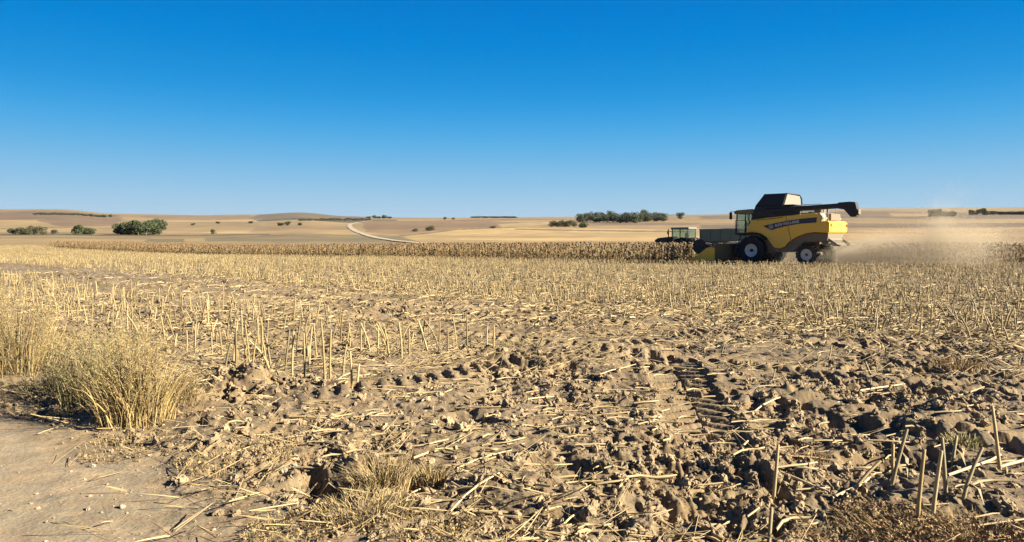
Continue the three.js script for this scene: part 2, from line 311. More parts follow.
function crownVariant(seed, tone, count, low) {
  const R = rng(seed), L = [];
  for (let k = 0; k < 13; k++) { const t = R() * 6.28, r = 0.26 * Math.sqrt(R()); L.push([r * Math.cos(t), 0.14 + 0.62 * R(), r * Math.sin(t), 0.16 + 0.12 * R(), 0.14 + 0.11 * R(), 0.16 + 0.12 * R()]); }
  return leafCloud(seed + 5, L, count, 0.03, tone);
}
const trunks = [1, 2].map(trunkGeometry), barkMat = mat(0.12, 0.09, 0.065);
const crowns = { big: [11, 12, 13].map((s) => crownVariant(s, toneDark, 2800, true)), grove: [21, 22, 23].map((s) => crownVariant(s, toneGrey, 1500, true)), olive: [31, 32].map((s) => crownVariant(s, toneOlive, 1400, true)) };
const treeRng = rng(77);
function tree(kind, px, py, high, wide, name, label, category, group) {
  const w = at(px, py), t = thing(name, [w[0], w[1] - 0.05, w[2]], treeRng() * 6.28), set = crowns[kind];
  const hm = high / FOCAL * -w[2], wm = wide / FOCAL * -w[2];   // its real size in metres at its distance
  t.scale.set(wm / 0.72, hm / 0.86, wm / 0.72);
  part('trunk', trunks[Math.floor(treeRng() * 2)], barkMat, t); part('crown', set[Math.floor(treeRng() * set.length)], leafMat, t);
  return tag(t, label, category, group);
}
for (const [x, h, w, y] of [[121, 14, 14, 234.6], [129, 16, 15, 234.9], [138, 16, 14, 235.1], [146, 15.5, 14, 235], [153, 17, 15, 234.9], [160, 17, 13, 234.7], [133, 13, 13, 234], [156, 15, 15, 234.1]])
  tree('big', x, y, h, w, 'broadleaf_tree', 'dark green broadleaf tree in the dense clump on the left plain', 'tree', 'trees of the dense left clump');
for (const [x, h, w, y] of [[20, 7, 9, 234.4], [27, 8.4, 10, 234.5], [34, 8.2, 10, 234.3], [41, 8, 9, 234.4]])
  tree('olive', x, y, h, w, 'hedge_bush', 'olive green bush in the low rounded hedge at far left', 'bush', 'bushes of the far left hedge');
tree('big', 12, 234.2, 6.6, 8, 'round_bush', 'small round dark bush standing left of the low hedge', 'bush');
tree('olive', 55, 234, 4.4, 6, 'low_bush', 'tiny bush between the low hedge and the twin bushes', 'bush');
tree('big', 78, 234.6, 10.5, 10, 'twin_bush', 'taller dark bush of the pair near the hedge', 'bush');
tree('big', 89, 234.5, 8, 11, 'twin_bush', 'lower spreading bush of the pair, beside the taller one', 'bush');
tree('olive', 213.5, 234.3, 5, 5, 'lone_bush', 'lone roundish bush right of the dense tree clump', 'bush');
for (const [x, y] of [[193, 225.4], [218, 223.8], [251, 223.3]]) tree('big', x, y, 2.6, 4.5, 'far_shrub', 'tiny dark shrub on the tan slope right of the clump', 'shrub', 'shrubs on the tan slope');
for (let k = 0; k < 17; k++) { const x = 35 + k * 4.2 + 2 * treeRng(); tree('big', x, crest(x) + 0.9, 1.8 + 1.4 * treeRng(), 5, 'ridge_tree', 'tiny dark tree in the line along the left ridge', 'tree', 'trees along the left ridge'); }
tree('big', 110.5, 217, 3, 3.4, 'ridge_tree', 'separate dark tree at the right end of the left ridge', 'tree');
for (const [x, y, h, w] of [[281, 225.8, 3.4, 6], [287.5, 225.6, 5, 6], [300, 225.4, 3.2, 4]]) tree('big', x, y, h, w, 'field_tree', 'small dark tree in the tan field left of the road', 'tree', 'small trees left of the road');
for (let k = 0; k < 20; k++) { const x = 300 + k * 3.6 + 2 * treeRng(); tree('olive', x, 220.8 - 0.02 * k, 1.8 + treeRng(), 5, 'scrub_bush', 'scrub bush in the dark line below the brown hill', 'bush', 'scrub below the brown hill'); }
for (const [x, h, w] of [[368, 2.2, 5], [374, 3.4, 4], [379, 2.4, 5], [384.5, 4, 4.5], [389, 2.2, 5]]) tree('big', x, 218.4, h, w, 'skyline_tree', 'dark tree on the skyline above the bend of the road', 'tree', 'skyline trees above the road');
for (const [x, h] of [[445, 3], [453, 2.2]]) tree('big', x, 219.6, h, 3, 'pointed_tree', 'tiny dark tree near the skyline in the middle', 'tree', 'middle skyline trees');
for (let k = 0; k < 10; k++) { const x = 474 + k * 4.4; tree('big', x, 217.9, 1.8, 7, 'distant_tree', 'distant dark tree in the low line on the middle horizon', 'tree', 'low line on the middle horizon'); }
tree('olive', 415, 231.6, 3.6, 6, 'round_shrub', 'smaller round brownish shrub in the brown field', 'shrub');
tree('olive', 430.5, 230.8, 6, 8.5, 'round_shrub', 'larger round brownish shrub in the brown field', 'shrub');
tree('olive', 493, 228.3, 3, 6, 'dry_shrub', 'low dry shrub at the edge of the pale field', 'shrub');
for (let k = 0; k < 6; k++) tree('olive', 552 + k * 4.3, 226.6 + 0.3 * treeRng(), 5.5 + 1.5 * treeRng(), 6.5, 'thicket_bush', 'grey green bush in the thicket left of the long grove', 'bush', 'bushes of the small thicket');
tree('big', 583.5, 227.6, 5.6, 8, 'dark_bush', 'single dark bush just below the left end of the grove', 'bush');
for (let k = 0; k < 26; k++) { const x = 579 + k * 3.4 + 1.5 * treeRng(), back = k % 2; tree('grove', x, (x < 640 ? 222 : 221.4) - back * 0.9 + 0.4 * treeRng() + (x > 615 && x < 640 ? 0.8 : 0), 7.6 + 2 * treeRng() - (x > 650 ? 1.6 : 0) + back, 8 + 2 * treeRng(), 'grove_tree', 'grey green tree of the long grove on the middle horizon', 'tree', 'trees of the long middle grove'); }
tree('grove', 680.5, 219.4, 6.6, 7, 'lone_tree', 'lone grey green tree right of the long grove', 'tree');
for (let k = 0; k < 9; k++) tree('grove', 664 + k * 3 - 5, 214.9, 1.4, 4, 'horizon_tree', 'tiny horizon tree behind the right end of the grove', 'tree', 'horizon trees behind the grove');
for (let k = 0; k < 9; k++) tree('grove', 931 + k * 2.8, 216.6 + 0.3 * treeRng(), 5.6 + 2.4 * treeRng() - (k > 5 ? 2 : 0), 6, 'dusty_tree', 'dusty grey tree behind the dust cloud on the right', 'tree', 'trees behind the dust');
for (const [x, h, w] of [[972, 5.6, 6], [978, 6.2, 5], [983, 7.6, 6], [987, 5, 5]]) tree('big', x, 215, h, w, 'dark_tree', 'dark tree of the small clump on the right horizon', 'tree', 'right horizon clump');
for (let k = 0; k < 12; k++) tree('big', 990 + k * 4, 214.6, 3 + treeRng(), 7, 'hedgerow_tree', 'tree in the low dark hedgerow at the right edge', 'tree', 'right edge hedgerow');

// ------------------------------------------------------------------ standing crop of dry sunflowers
function tube(points, radii, sides, cap = true) {         // smooth tapered stalk through the points
  const P = [], I = [], n = points.length;
  points.forEach((c, k) => {
    const t = new THREE.Vector3().subVectors(points[Math.min(n - 1, k + 1)], points[Math.max(0, k - 1)]).normalize();
    const a = new THREE.Vector3(Math.abs(t.y) > 0.8 ? 1 : 0, Math.abs(t.y) > 0.8 ? 0 : 1, 0).cross(t).normalize(), b = new THREE.Vector3().crossVectors(t, a);
    for (let s = 0; s < sides; s++) { const g = s / sides * 6.2832; P.push(c.x + radii[k] * (a.x * Math.cos(g) + b.x * Math.sin(g)), c.y + radii[k] * (a.y * Math.cos(g) + b.y * Math.sin(g)), c.z + radii[k] * (a.z * Math.cos(g) + b.z * Math.sin(g))); }
    if (k) for (let s = 0; s < sides; s++) { const o = (k - 1) * sides, q = (s + 1) % sides; I.push(o + s, o + q, o + sides + s, o + q, o + sides + q, o + sides + s); }
  });
  if (cap) for (let s = 1; s < sides - 1; s++) I.push((n - 1) * sides, (n - 1) * sides + s, (n - 1) * sides + s + 1);
  const g = new THREE.BufferGeometry(); g.setAttribute('position', new THREE.Float32BufferAttribute(P, 3)); g.setIndex(I); const o = g.toNonIndexed(); g.computeVertexNormals();
  const m = g.toNonIndexed(); if (!m.attributes.normal) m.computeVertexNormals(); o.dispose(); return m;
}
const painted = (g, c) => { const n = g.attributes.position.count, K = new Float32Array(n * 3); for (let k = 0; k < n; k++) K.set(c, k * 3); g.setAttribute('color', new THREE.BufferAttribute(K, 3)); if (g.attributes.uv) g.deleteAttribute('uv'); return g; };
function leafStrip(a, b, c, w) {                          // a bent leaf: three spine points, width
  const side = new THREE.Vector3().subVectors(c, a).cross(new THREE.Vector3(0.3, 1, 0.2)).normalize().multiplyScalar(w);
  const q = [a.clone().addScaledVector(side, 0.25), a.clone().addScaledVector(side, -0.25), b.clone().addScaledVector(side, 1), b.clone().addScaledVector(side, -1), c], P = [];
  for (const i of [0, 1, 2, 1, 3, 2, 2, 3, 4]) P.push(q[i].x, q[i].y, q[i].z);
  const g = new THREE.BufferGeometry(); g.setAttribute('position', new THREE.Float32BufferAttribute(P, 3)); g.computeVertexNormals(); return g;
}
const v3 = (x, y, z) => new THREE.Vector3(x, y, z);
function sunflower(seed) {
  const R = rng(seed), gs = [], bx = 0.08 * (R() - 0.5), bz = 0.08 * (R() - 0.5), t = R() * 6.28, hx = Math.cos(t), hz = Math.sin(t);
  gs.push(painted(tube([v3(0, -0.05, 0), v3(bx, 0.7, bz), v3(bx * 2, 1.3, bz * 2), v3(bx * 2 + 0.06 * hx, 1.42, bz * 2 + 0.06 * hz), v3(bx * 2 + 0.13 * hx, 1.36, bz * 2 + 0.13 * hz)], [0.016, 0.014, 0.012, 0.01, 0.01], 5), [0.42, 0.28, 0.13]));
  const head = new THREE.SphereGeometry(0.085, 8, 5); head.scale(1, 0.38, 1); head.rotateX(0.9); head.rotateY(Math.atan2(hx, hz)); head.translate(bx * 2 + 0.15 * hx, 1.31, bz * 2 + 0.15 * hz);
  const hg = head.toNonIndexed(); gs.push(painted(hg, [0.2, 0.125, 0.065]));
  for (let k = 0; k < 7; k++) { const y = 0.35 + 0.9 * R(), a = R() * 6.28, l = 0.12 + 0.14 * R(), cx = Math.cos(a), cz = Math.sin(a); gs.push(painted(leafStrip(v3(bx * y, y, bz * y), v3(cx * l * 0.6, y - 0.02, cz * l * 0.6), v3(cx * l * 0.8, y - 0.1 - 0.15 * R(), cz * l * 0.8), 0.05 + 0.03 * R()), [0.2 + 0.12 * R(), 0.138 + 0.075 * R(), 0.076])); }
  return mergeGeometries(gs);
}
const COMBINE = [17.4, 0, -51.3], HEADING = 136 * Math.PI / 180;
const cq = qOf(COMBINE[0], COMBINE[2]);
const inView = (x, z, m = 0) => z < -1 && Math.abs(x / z) < 0.72 + m && z > -260;
{
  const R = rng(901), flowers = [1, 2, 3, 4].map(sunflower), spots = [];
  const sow = (p0, p1, q0, q1) => { for (let p = p0; p < p1; p += 0.7) for (let q = q0; q < q1; q += 0.24) { const pp = p + 0.07 * (R() - 0.5), qq = q + 0.12 * (R() - 0.5); if (R() < 0.14 + 0.25 * sstep(0.2, 0.7, noise(q * 0.12, p * 0.2))) continue; const [x, z] = fromPQ(pp, qq); if (!inView(x, z, 0.05)) continue; spots.push([x, H(x, z), z]); } };
  sow(43.2, 57, cq + 4.4, cq + 150); sow(55.5, 70, cq - 60, cq - 4);
  spots.sort((a, b) => Math.hypot(a[0], a[2]) - Math.hypot(b[0], b[2]));
  const items = [[], [], [], []];
  spots.forEach(([x, y, z], i) => {
    const v = 0.8 + 0.45 * R(), s = 0.66 + 0.42 * R() ** 1.2, k = Math.floor(R() * 4), a = [x, y, z, 0.3 * (R() - 0.5), R() * 6.28, 0.3 * (R() - 0.5), s, s, s, v, v * 0.98, v * 0.95];
    if (i < 300) { const left = qOf(x, z) > cq; tag(place(top('sunflower_plant', flowers[k], tintMat), a), left ? 'dry brown sunflower plant on the near edge of the uncut strip' : 'dry brown sunflower plant in the uncut block right of the dust', 'sunflower', left ? 'sunflowers on the near crop edge' : 'sunflowers right of the dust'); }
    else items[k].push(a);
  });
  items.forEach((it, k) => stuff('sunflower_crop', flowers[k], tintMat, it, 'uncut dry brown sunflower crop standing in a long strip', 'crop'));
}

// ------------------------------------------------------------------ stubble of cut stalks
function stalk(seed, bend, peel) {                        // unit height, real thickness set by scale
  const R = rng(seed), b = bend * (R() - 0.5) * 2, c = bend * (R() - 0.5) * 2, gs = [];
  gs.push(painted(tube([v3(0, -0.12, 0), v3(b * 0.2, 0.3, c * 0.2), v3(b * 0.55, 0.66, c * 0.55), v3(b, 0.99, c), v3(b + 0.004, 1.0, c)], [0.0165, 0.015, 0.0138, 0.0125, 0.008], 6), [1, 1, 1]));
  if (peel) for (let k = 0; k < peel; k++) { const a = R() * 6.28, y = 0.3 + 0.6 * R(), l = 0.12 + 0.2 * R(); gs.push(painted(leafStrip(v3(b * y, y, c * y), v3(b * y + 0.6 * l * Math.cos(a), y - 0.05, c * y + 0.6 * l * Math.sin(a)), v3(b * y + l * Math.cos(a), y - 0.15 - 0.3 * R(), c * y + l * Math.sin(a)), 0.018), [0.85, 0.82, 0.75])); }
  return mergeGeometries(gs);
}
const stalks = [stalk(1, 0.05, 0), stalk(2, 0.1, 1), stalk(3, 0.08, 2), stalk(4, 0.18, 1), stalk(5, 0.04, 0), stalk(6, 0.25, 3)];
const stalkMat = new THREE.MeshStandardMaterial({ vertexColors: true, color: plainBase, roughness: 0.7, side: THREE.DoubleSide });
const strawTone = (R) => { const v = 0.42 + 0.75 * R(), w = R(); return [0.48 * v, mix(0.335, 0.37, w) * v, mix(0.125, 0.185, w) * v]; };
let standing = 0;
function stalkThing(a, k, label, group, toneRng) {
  const c = strawTone(toneRng), m = top('cut_stalk', stalks[k], stalkMat.clone()); m.material.color.setRGB(...c).multiplyScalar(BASE); standing++;
  return tag(place(m, a), label, 'stalk', group);
}
const ordinals = ['first', 'second', 'third', 'fourth', 'fifth', 'sixth', 'seventh', 'eighth', 'ninth', 'tenth', 'eleventh', 'twelfth'];
{ // the few at lower right, seen one by one: base pixel, height in pixels, lean across, kind
  const R = rng(33), few = [[1000, 478, 64, -0.09, 0], [962, 512, 55, 0.14, 3], [952, 462, 32, 0.08, 1], [946, 508, 56, -0.06, 0], [932, 520, 70, 0.1, 4], [917, 524, 76, 0.04, 4], [891, 496, 60, 0.24, 1], [850, 492, 44, 0.42, 3], [773, 494, 58, 0.1, 0], [768, 538, 44, 0.05, 2], [893, 478, 30, -0.12, 1]];
  few.forEach(([px, py, hp, lean, k], i) => {
    const [x, z] = flat(px, py), h = hp / FOCAL * -z, a = [x, H(x, z) - 0.01, z, 0.1 * (R() - 0.5), 0, -lean, 1.05, h, 1.05];
    a[6] = a[8] = 0.78; stalkThing(a, k, i === 0 ? 'tall thin upright stalk nearest the right edge' : i === 8 ? 'lone stalk leaning right, left of the lower right grass' : i === 9 ? 'short stalk at the bottom edge below the lone leaning one' : i === 10 ? 'short thin stalk standing behind the leaning pair' : `cut brown stalk by the lower right grass, ${ordinals[i]} from the right edge`, null, R);
  });
  const row = [[330, 388, 52], [352, 396, 38], [343, 378, 30], [325, 386, 60], [305, 384, 46], [292, 382, 50], [309, 372, 40], [285, 375, 42], [271, 372, 36], [262, 368, 44], [246, 372, 30], [252, 380, 34], [233, 366, 42], [224, 380, 34], [236, 385, 36], [357, 393, 22], [378, 358, 28], [389, 362, 30], [402, 365, 36], [409, 364, 28], [365, 348, 26], [350, 350, 28], [296, 360, 40], [318, 352, 32]];
  row.forEach(([px, py, hp], i) => { const [x, z] = flat(px, py), h = hp / FOCAL * -z; stalkThing([x, H(x, z) - 0.01, z, 0.14 * (R() - 0.5), R() * 6, 0.14 * (R() - 0.5), 0.85, h, 0.85], i % 5, 'pale cut stalk at the near end of the short row left of centre', 'near end of the left row', R); });
}
{
  const R = rng(44), spots = [];
  for (let p = 4.6; p < 7.6; p += 0.7) for (let q = 7.6 + 0.4 * (7 - p); q < 70; q += 0.2) { if (R() < 0.18 + 0.45 * sstep(0, 0.6, noise(q * 0.5, p))) continue; spots.push([p + 0.16 * (R() - 0.5), q + 0.15 * R(), 1]); }
  for (let p = 13.6; p < 55; p += 0.68) for (let q = -70; q < 190; q += 0.15) {
    if (p > 43 && q > cq + 4) continue;
    const nearEdge = p < 15.5 ? 0.3 : 0, gap = 0.55 * sstep(0.1, 0.7, noise(p * 0.3, q * 0.12));
    const wheels = Math.min(...[19.4, 21.8, 27.5, 30, 36].map((w) => Math.abs(p + 0.25 * noise(q * 0.1, w) - w))) < 0.55 ? 0.8 : 0;   // strips run over by wheels
    if (R() < 0.14 + nearEdge + gap + wheels) continue;
    spots.push([p + 0.09 * (R() - 0.5), q + 0.14 * (R() - 0.5), 0]);
  }
  for (let k = 0; k < 260; k++) spots.push([8 + 5.5 * R(), -6 + 60 * R(), 2]);
  const list = [];
  for (const [p, q, left] of spots) {
    const [x, z] = fromPQ(p, q); if (!inView(x, z, 0.04) || Math.hypot(x, z) > 190) continue;
    if (Math.abs((x - COMBINE[0]) * 0.766 + (z - COMBINE[2]) * 0.643) < 7.5 && Math.abs((x - COMBINE[0]) * 0.643 - (z - COMBINE[2]) * 0.766) < 1.4) continue;
    const h = (left === 2 ? 0.18 : left ? 0.42 : 0.31) * (0.45 + 0.8 * R()), f = left ? 0.85 : 0.95, lean = left === 2 ? 0.8 : left ? 0.16 : 0.3;
    list.push([Math.hypot(x, z), left, [x, H(x, z) - 0.01, z, lean * (R() - 0.5) * (R() < 0.15 ? 4 : 1), R() * 6.28, lean * (R() - 0.5), f * (0.7 + 0.5 * R()), h, f * (0.7 + 0.5 * R()), ...strawTone(R)], Math.floor(R() * 6)]);
  }
  list.sort((a, b) => a[0] - b[0]);
  const items = stalks.map(() => []);
  for (const [, left, a, k] of list) {
    if (standing < 300) stalkThing(a, k, left === 1 ? 'pale cut stalk in the short stubble rows behind the weed bush' : left === 2 ? 'broken low stalk among the tyre tracks' : 'pale cut stalk on the near edge of the wide stubble field', left === 1 ? 'rows behind the weed bush' : left === 2 ? 'stumps among the tracks' : 'near edge of the wide stubble', R);
    else items[k].push(a);
  }
  items.forEach((it, k) => stuff('stubble_field', stalks[k], stalkMat, it, 'wide field of pale cut stalks standing in rows', 'stubble'));
}

// ------------------------------------------------------------------ clods, litter, pebbles
function clod(seed, detail, squash) {
  let g = new THREE.IcosahedronGeometry(1, detail); g.deleteAttribute('normal'); g.deleteAttribute('uv'); g = mergeVertices(g, 1e-4);
  const p = g.attributes.position;
  for (let k = 0; k < p.count; k++) {
    const x = p.getX(k), y = p.getY(k), z = p.getZ(k), s = seed * 13.7;
    const r = 1 + 0.42 * noise(x * 1.5 + s, y * 1.5 + z * 1.9) + 0.22 * noise(x * 3.4 - s, z * 3.4 + y * 2.7) + 0.2 * noise(y * 6 + s, x * 6 - z * 4.3) + 0.1 * noise(x * 13, y * 13 + z * 11 + s);
    p.setXYZ(k, x * r, y * r * squash, z * r * 0.85);
  }
  const f = g.toNonIndexed(); f.computeVertexNormals(); const uv = new Float32Array(f.attributes.position.count * 2);
  for (let k = 0; k < uv.length / 2; k++) { uv[k * 2] = f.attributes.position.getX(k) * 0.06; uv[k * 2 + 1] = (f.attributes.position.getZ(k) + f.attributes.position.getY(k)) * 0.06; }
  f.setAttribute('uv', new THREE.BufferAttribute(uv, 2)); return f;
}
const clods = [clod(1, 3, 0.7), clod(2, 3, 0.8), clod(3, 2, 0.6), clod(4, 2, 0.75)], bigClods = [clod(7, 4, 0.7), clod(8, 4, 0.75), clod(9, 4, 0.6)];
const soilTone = (R) => { const v = 0.75 + 0.6 * R(); return [0.365 * v, 0.262 * v, 0.146 * v]; };
{
  const R = rng(55), items = clods.map(() => []);
  const near = (n, r0, r1, s0, s1) => {
    for (let k = 0; k < n; k++) {
      const r = r0 * (r1 / r0) ** R(), t = (R() - 0.5) * 1.42, x = Math.sin(t) * r, z = -Math.cos(t) * r, [pw, ro] = rough(x, z);
      if (R() > ro * ro || (pw > 13 && R() < 0.6)) continue;
      const press = trackAt(x, z)[1]; if (R() < press * 0.9) continue;
      const patch = sstep(-0.5, 0.5, noise(x * 0.75 + 31, z * 0.75 - 12)); if (R() > 0.25 + 0.75 * patch) continue;
      const s = s0 * (s1 / s0) ** (R() ** 3);
      items[Math.floor(R() * 4)].push([x, H(x, z) + s * 0.12, z, R() * 6.28, R() * 6.28, R() * 6.28, s, s * (0.7 + 0.5 * R()), s, ...soilTone(R)]);
    }
  };
  near(60000, 3, 9, 0.004, 0.04); near(30000, 6, 18, 0.007, 0.05); near(14000, 14, 40, 0.012, 0.06);
  items.forEach((it, k) => stuff('soil_clods', clods[k], clodMat, it, 'loose dry crumbs and clods of earth over the field', 'clods'));
  const big = [[655, 505, 0.09], [690, 490, 0.075], [715, 520, 0.11], [740, 498, 0.08], [640, 530, 0.09], [675, 462, 0.06], [760, 520, 0.08], [800, 505, 0.07], [705, 470, 0.06], [240, 400, 0.1], [222, 390, 0.11], [255, 412, 0.08], [210, 418, 0.09], [232, 425, 0.07], [262, 395, 0.075], [580, 440, 0.06], [460, 440, 0.07], [515, 470, 0.07], [545, 462, 0.06], [430, 500, 0.06], [870, 450, 0.07], [905, 440, 0.06], [835, 470, 0.07], [960, 455, 0.07], [985, 440, 0.06], [760, 402, 0.07], [792, 410, 0.07], [820, 398, 0.075], [850, 410, 0.07], [640, 380, 0.075], [612, 372, 0.07], [560, 405, 0.06], [350, 440, 0.055], [300, 430, 0.06], [275, 450, 0.05], [480, 530, 0.06], [590, 520, 0.07], [620, 490, 0.06], [1005, 520, 0.07], [730, 380, 0.07]];
  for (const [px, py, s] of big) {
    const [x, z] = flat(px, py), m = top('earth_clod', bigClods[Math.floor(R() * 3)], clodMat.clone()); m.material.color.setRGB(...soilTone(R)).multiplyScalar(BASE);
    place(m, [x, H(x, z) + s * 0.15, z, R() * 0.8, R() * 6.28, R() * 0.8, s * 0.85, s * 0.7, s * 0.7]);
    const where = py > 455 && px > 600 ? ['lower right foreground beside the cut stalks', 'clods of the lower right'] : px < 270 ? ['heap beside the weed bush', 'clods beside the weed bush'] : px > 720 ? ['churned ground on the right', 'clods on the right'] : ['trampled middle foreground', 'clods of the middle foreground'];
    tag(m, `large dry brown clod of earth in the ${where[0]}`, 'clod', where[1]);
  }
}
const lying = [0, 1, 2].map((s) => { const R = rng(s + 5), b = 0.05 * (R() - 0.5), c = 0.12 * (R() - 0.5); return painted(tube([v3(-0.5, 0, 0), v3(-0.15, 0.3 * b + 0.01, c), v3(0.2, b, c * 1.2), v3(0.49, 0, 0), v3(0.5, 0, 0)], [0.013, 0.014, 0.013, 0.011, 0.006], 6), [1, 1, 1]); });
const wisps = [0, 1, 2].map((s) => { const R = rng(s + 50), b = 0.2 * (R() - 0.5), c = 0.4 * (R() - 0.5); return painted(tube([v3(-0.5, 0, 0), v3(0, 0.06 + b * 0.3, c), v3(0.5, 0, b)], [0.0018, 0.0022, 0.0012], 4, false), [1, 1, 1]); });
const shreds = [0, 1].map((s) => { const R = rng(s + 80); return painted(leafStrip(v3(-0.5, 0, 0), v3(0, 0.12 * R(), 0.2 * (R() - 0.5)), v3(0.5, 0.02, 0.1), 0.07), [1, 1, 1]); });
{
  const R = rng(66);
  const scatter = (n, r0, r1, keep, make) => { const out = []; for (let k = 0; k < n; k++) { const r = r0 * (r1 / r0) ** R(), t = (R() - 0.5) * 1.42, x = Math.sin(t) * r, z = -Math.cos(t) * r; if (R() < keep(x, z)) out.push(make(x, z, H(x, z))); } return out; };
  const inField = (x, z) => { const [pw, r] = rough(x, z); return pw > 2.5 ? (pw > 13 ? 1 : 0.25 + 0.5 * sstep(-0.2, 0.5, noise(x * 0.6 + 70, z * 0.6))) * (1 - 0.6 * trackAt(x, z)[1]) : 0; };
  const verge = (x, z) => { const p = pOf(x, z) + 0.4 * noise(x, z); return sstep(1.45, 2.1, p) * (1 - sstep(3, 4.6, p)) + 0.35 * inField(x, z); };
  const pale = () => { const v = 0.75 + 0.45 * R(); return [0.54 * v, 0.395 * v, 0.19 * v]; };
  for (let k = 0; k < 3; k++) {
    stuff('stalk_litter', lying[k], stalkMat, [...scatter(900, 3.5, 16, inField, (x, z, y) => { const l = 0.12 + 0.3 * R(), w = 0.35 + 0.35 * R(); return [x, y + 0.012, z, 0, (R() < 0.7 ? 0.35 * (R() - 0.5) : R() * 3) + 0.15, 0.15 * (R() - 0.5), l, w, w, ...pale()]; }), ...scatter(800, 3.5, 16, inField, (x, z, y) => { const l = 0.05 + 0.26 * R() ** 2.4, w = 0.3 + 0.5 * R(); return [x, y + 0.012, z, 0, R() * 6.28, 0.25 * (R() - 0.5), l, w, w, ...pale()]; }), ...scatter(2600, 14, 45, inField, (x, z, y) => { const l = 0.15 + 0.4 * R(), w = 0.6 + 0.7 * R(); return [x, y + 0.02, z, 0, R() * 6.28, 0.3 * (R() - 0.5), l, w, w, ...pale()]; })], 'broken pieces of pale stalk strewn over the soil', 'straw');
    stuff('straw_litter', wisps[k], stalkMat, [...scatter(800, 3, 14, verge, (x, z, y) => { const l = 0.02 + 0.13 * R() ** 2.5; return [x, y + 0.004 + 0.01 * R(), z, 0.5 * (R() - 0.5), R() * 6.28, 0.5 * (R() - 0.5), l, 0.8 + R(), 0.8 + R(), ...pale()]; }), ...scatter(3000, 9, 30, inField, (x, z, y) => { const l = 0.08 + 0.2 * R(); return [x, y + 0.012, z, 0.6 * (R() - 0.5), R() * 6.28, 0.6 * (R() - 0.5), l, 1.6, 1.6, ...pale()]; })], 'thin wisps of dry straw over verge and soil', 'straw');
  }
  for (let k = 0; k < 2; k++) stuff('leaf_litter', shreds[k], strawMat.clone(), [...scatter(9000, 3, 12, (x, z) => Math.min(1, verge(x, z)), (x, z, y) => { const l = 0.01 + 0.035 * R(), v = 0.55 + 0.6 * R(); return [x, y + 0.003, z, 1.2 * (R() - 0.5), R() * 6.28, 1.2 * (R() - 0.5), l, l, l, 0.48 * v, 0.35 * v, 0.18 * v]; }), ...scatter(7000, 3, 14, inField, (x, z, y) => { const l = 0.025 + 0.06 * R(), v = 0.6 + 0.6 * R(); return [x, y + 0.004, z, 1.2 * (R() - 0.5), R() * 6.28, 1.2 * (R() - 0.5), l, l, l, 0.46 * v, 0.32 * v, 0.15 * v]; }), ...scatter(14000, 12, 60, (x, z) => (pOf(x, z) > 12 ? 0.9 : 0.4), (x, z, y) => { const l = 0.1 + 0.16 * R(), v = 0.45 + 0.8 * R(); return [x, y + 0.02, z, 1.6 * (R() - 0.5), R() * 6.28, 1.6 * (R() - 0.5), l, l, l, 0.46 * v, 0.32 * v, 0.14 * v]; })], 'shredded dry leaves and chaff between the stalks', 'chaff');
  const pebble = clod(21, 1, 0.65);
  stuff('pebbles', pebble, mat(1, 1, 1, 0.85), scatter(16000, 3, 12, (x, z) => { const p = rough(x, z)[0]; return p < 2.5 ? 0.35 + 0.65 * sstep(-0.2, 0.5, noise(x * 1.7, z * 1.7)) : 0; }, (x, z, y) => { const s = 0.002 * 7 ** (R() ** 2.6), v = 0.8 + 0.5 * R(); return [x, y + s * 0.25, z, R(), R() * 6.28, R(), s, s, s, 0.36 * v, 0.275 * v, 0.17 * v]; }), 'small gravel pebbles on the sandy track', 'gravel');
  const bits = [[[832, 498], [870, 481], 1.3, 'thick pale stalk piece lying before the leaning stalk'], [[948, 488], [1001, 463], 1.2, 'long pale stalk lying behind the upright stalks'], [[1000, 478], [1024, 467], 1.3, 'pale stalk lying at the right edge'], [[575, 463], [636, 460], 0.7, 'straight straw lying level right of centre'], [[457, 478], [512, 463], 0.6, 'slanting thin straw in the middle foreground'], [[520, 408], [556, 400], 0.8, 'short pale stalk on the central soil'], [[600, 388], [636, 372], 0.7, 'slanting pale stalk above the tread mark'], [[860, 402], [905, 392], 1, 'pale bent stalk on the right tracks'], [[940, 405], [985, 400], 1, 'pale stalk lying level on the right'], [[752, 416], [790, 404], 0.9, 'pale stalk beside the tread mark'], [[330, 398], [352, 378], 0.9, 'pale stalk slanting at the end of the left row'], [[700, 300], [735, 296], 1.2, 'distant pale stalk lying in the stubble'], [[450, 520], [500, 492], 0.7, 'slanting straw near the bottom centre'], [[780, 482], [830, 494], 0.9, 'brown stalk lying left of the thick pale piece'], [[560, 532], [600, 510], 0.7, 'short slanting straw at the bottom centre'], [[230, 462], [290, 440], 0.5, 'thin straw on the verge slope'], [[868, 446], [912, 448], 0.9, 'level pale stalk behind the upright stalks'], [[640, 420], [680, 405], 0.6, 'thin straw left of the tread mark']];
  for (const [a, b, w, label] of bits) {
    const [ax, az] = flat(...a), [bx, bz] = flat(...b), ya = H(ax, az) + 0.02, yb = H(bx, bz) + 0.02, L = Math.hypot(bx - ax, bz - az), m = top('broken_stalk', lying[Math.floor(R() * 3)], stalkMat.clone()), v = 0.9 + 0.25 * R(); m.material.color.setRGB(0.42 * v, 0.32 * v, 0.17 * v);
    tag(place(m, [(ax + bx) / 2, Math.max((ya + yb) / 2, H((ax + bx) / 2, (az + bz) / 2) + 0.012), (az + bz) / 2, 0, Math.atan2(-(bz - az), bx - ax), Math.atan2(yb - ya, L), L, w * 0.65, w * 0.65]), label, 'broken stalk');
  }
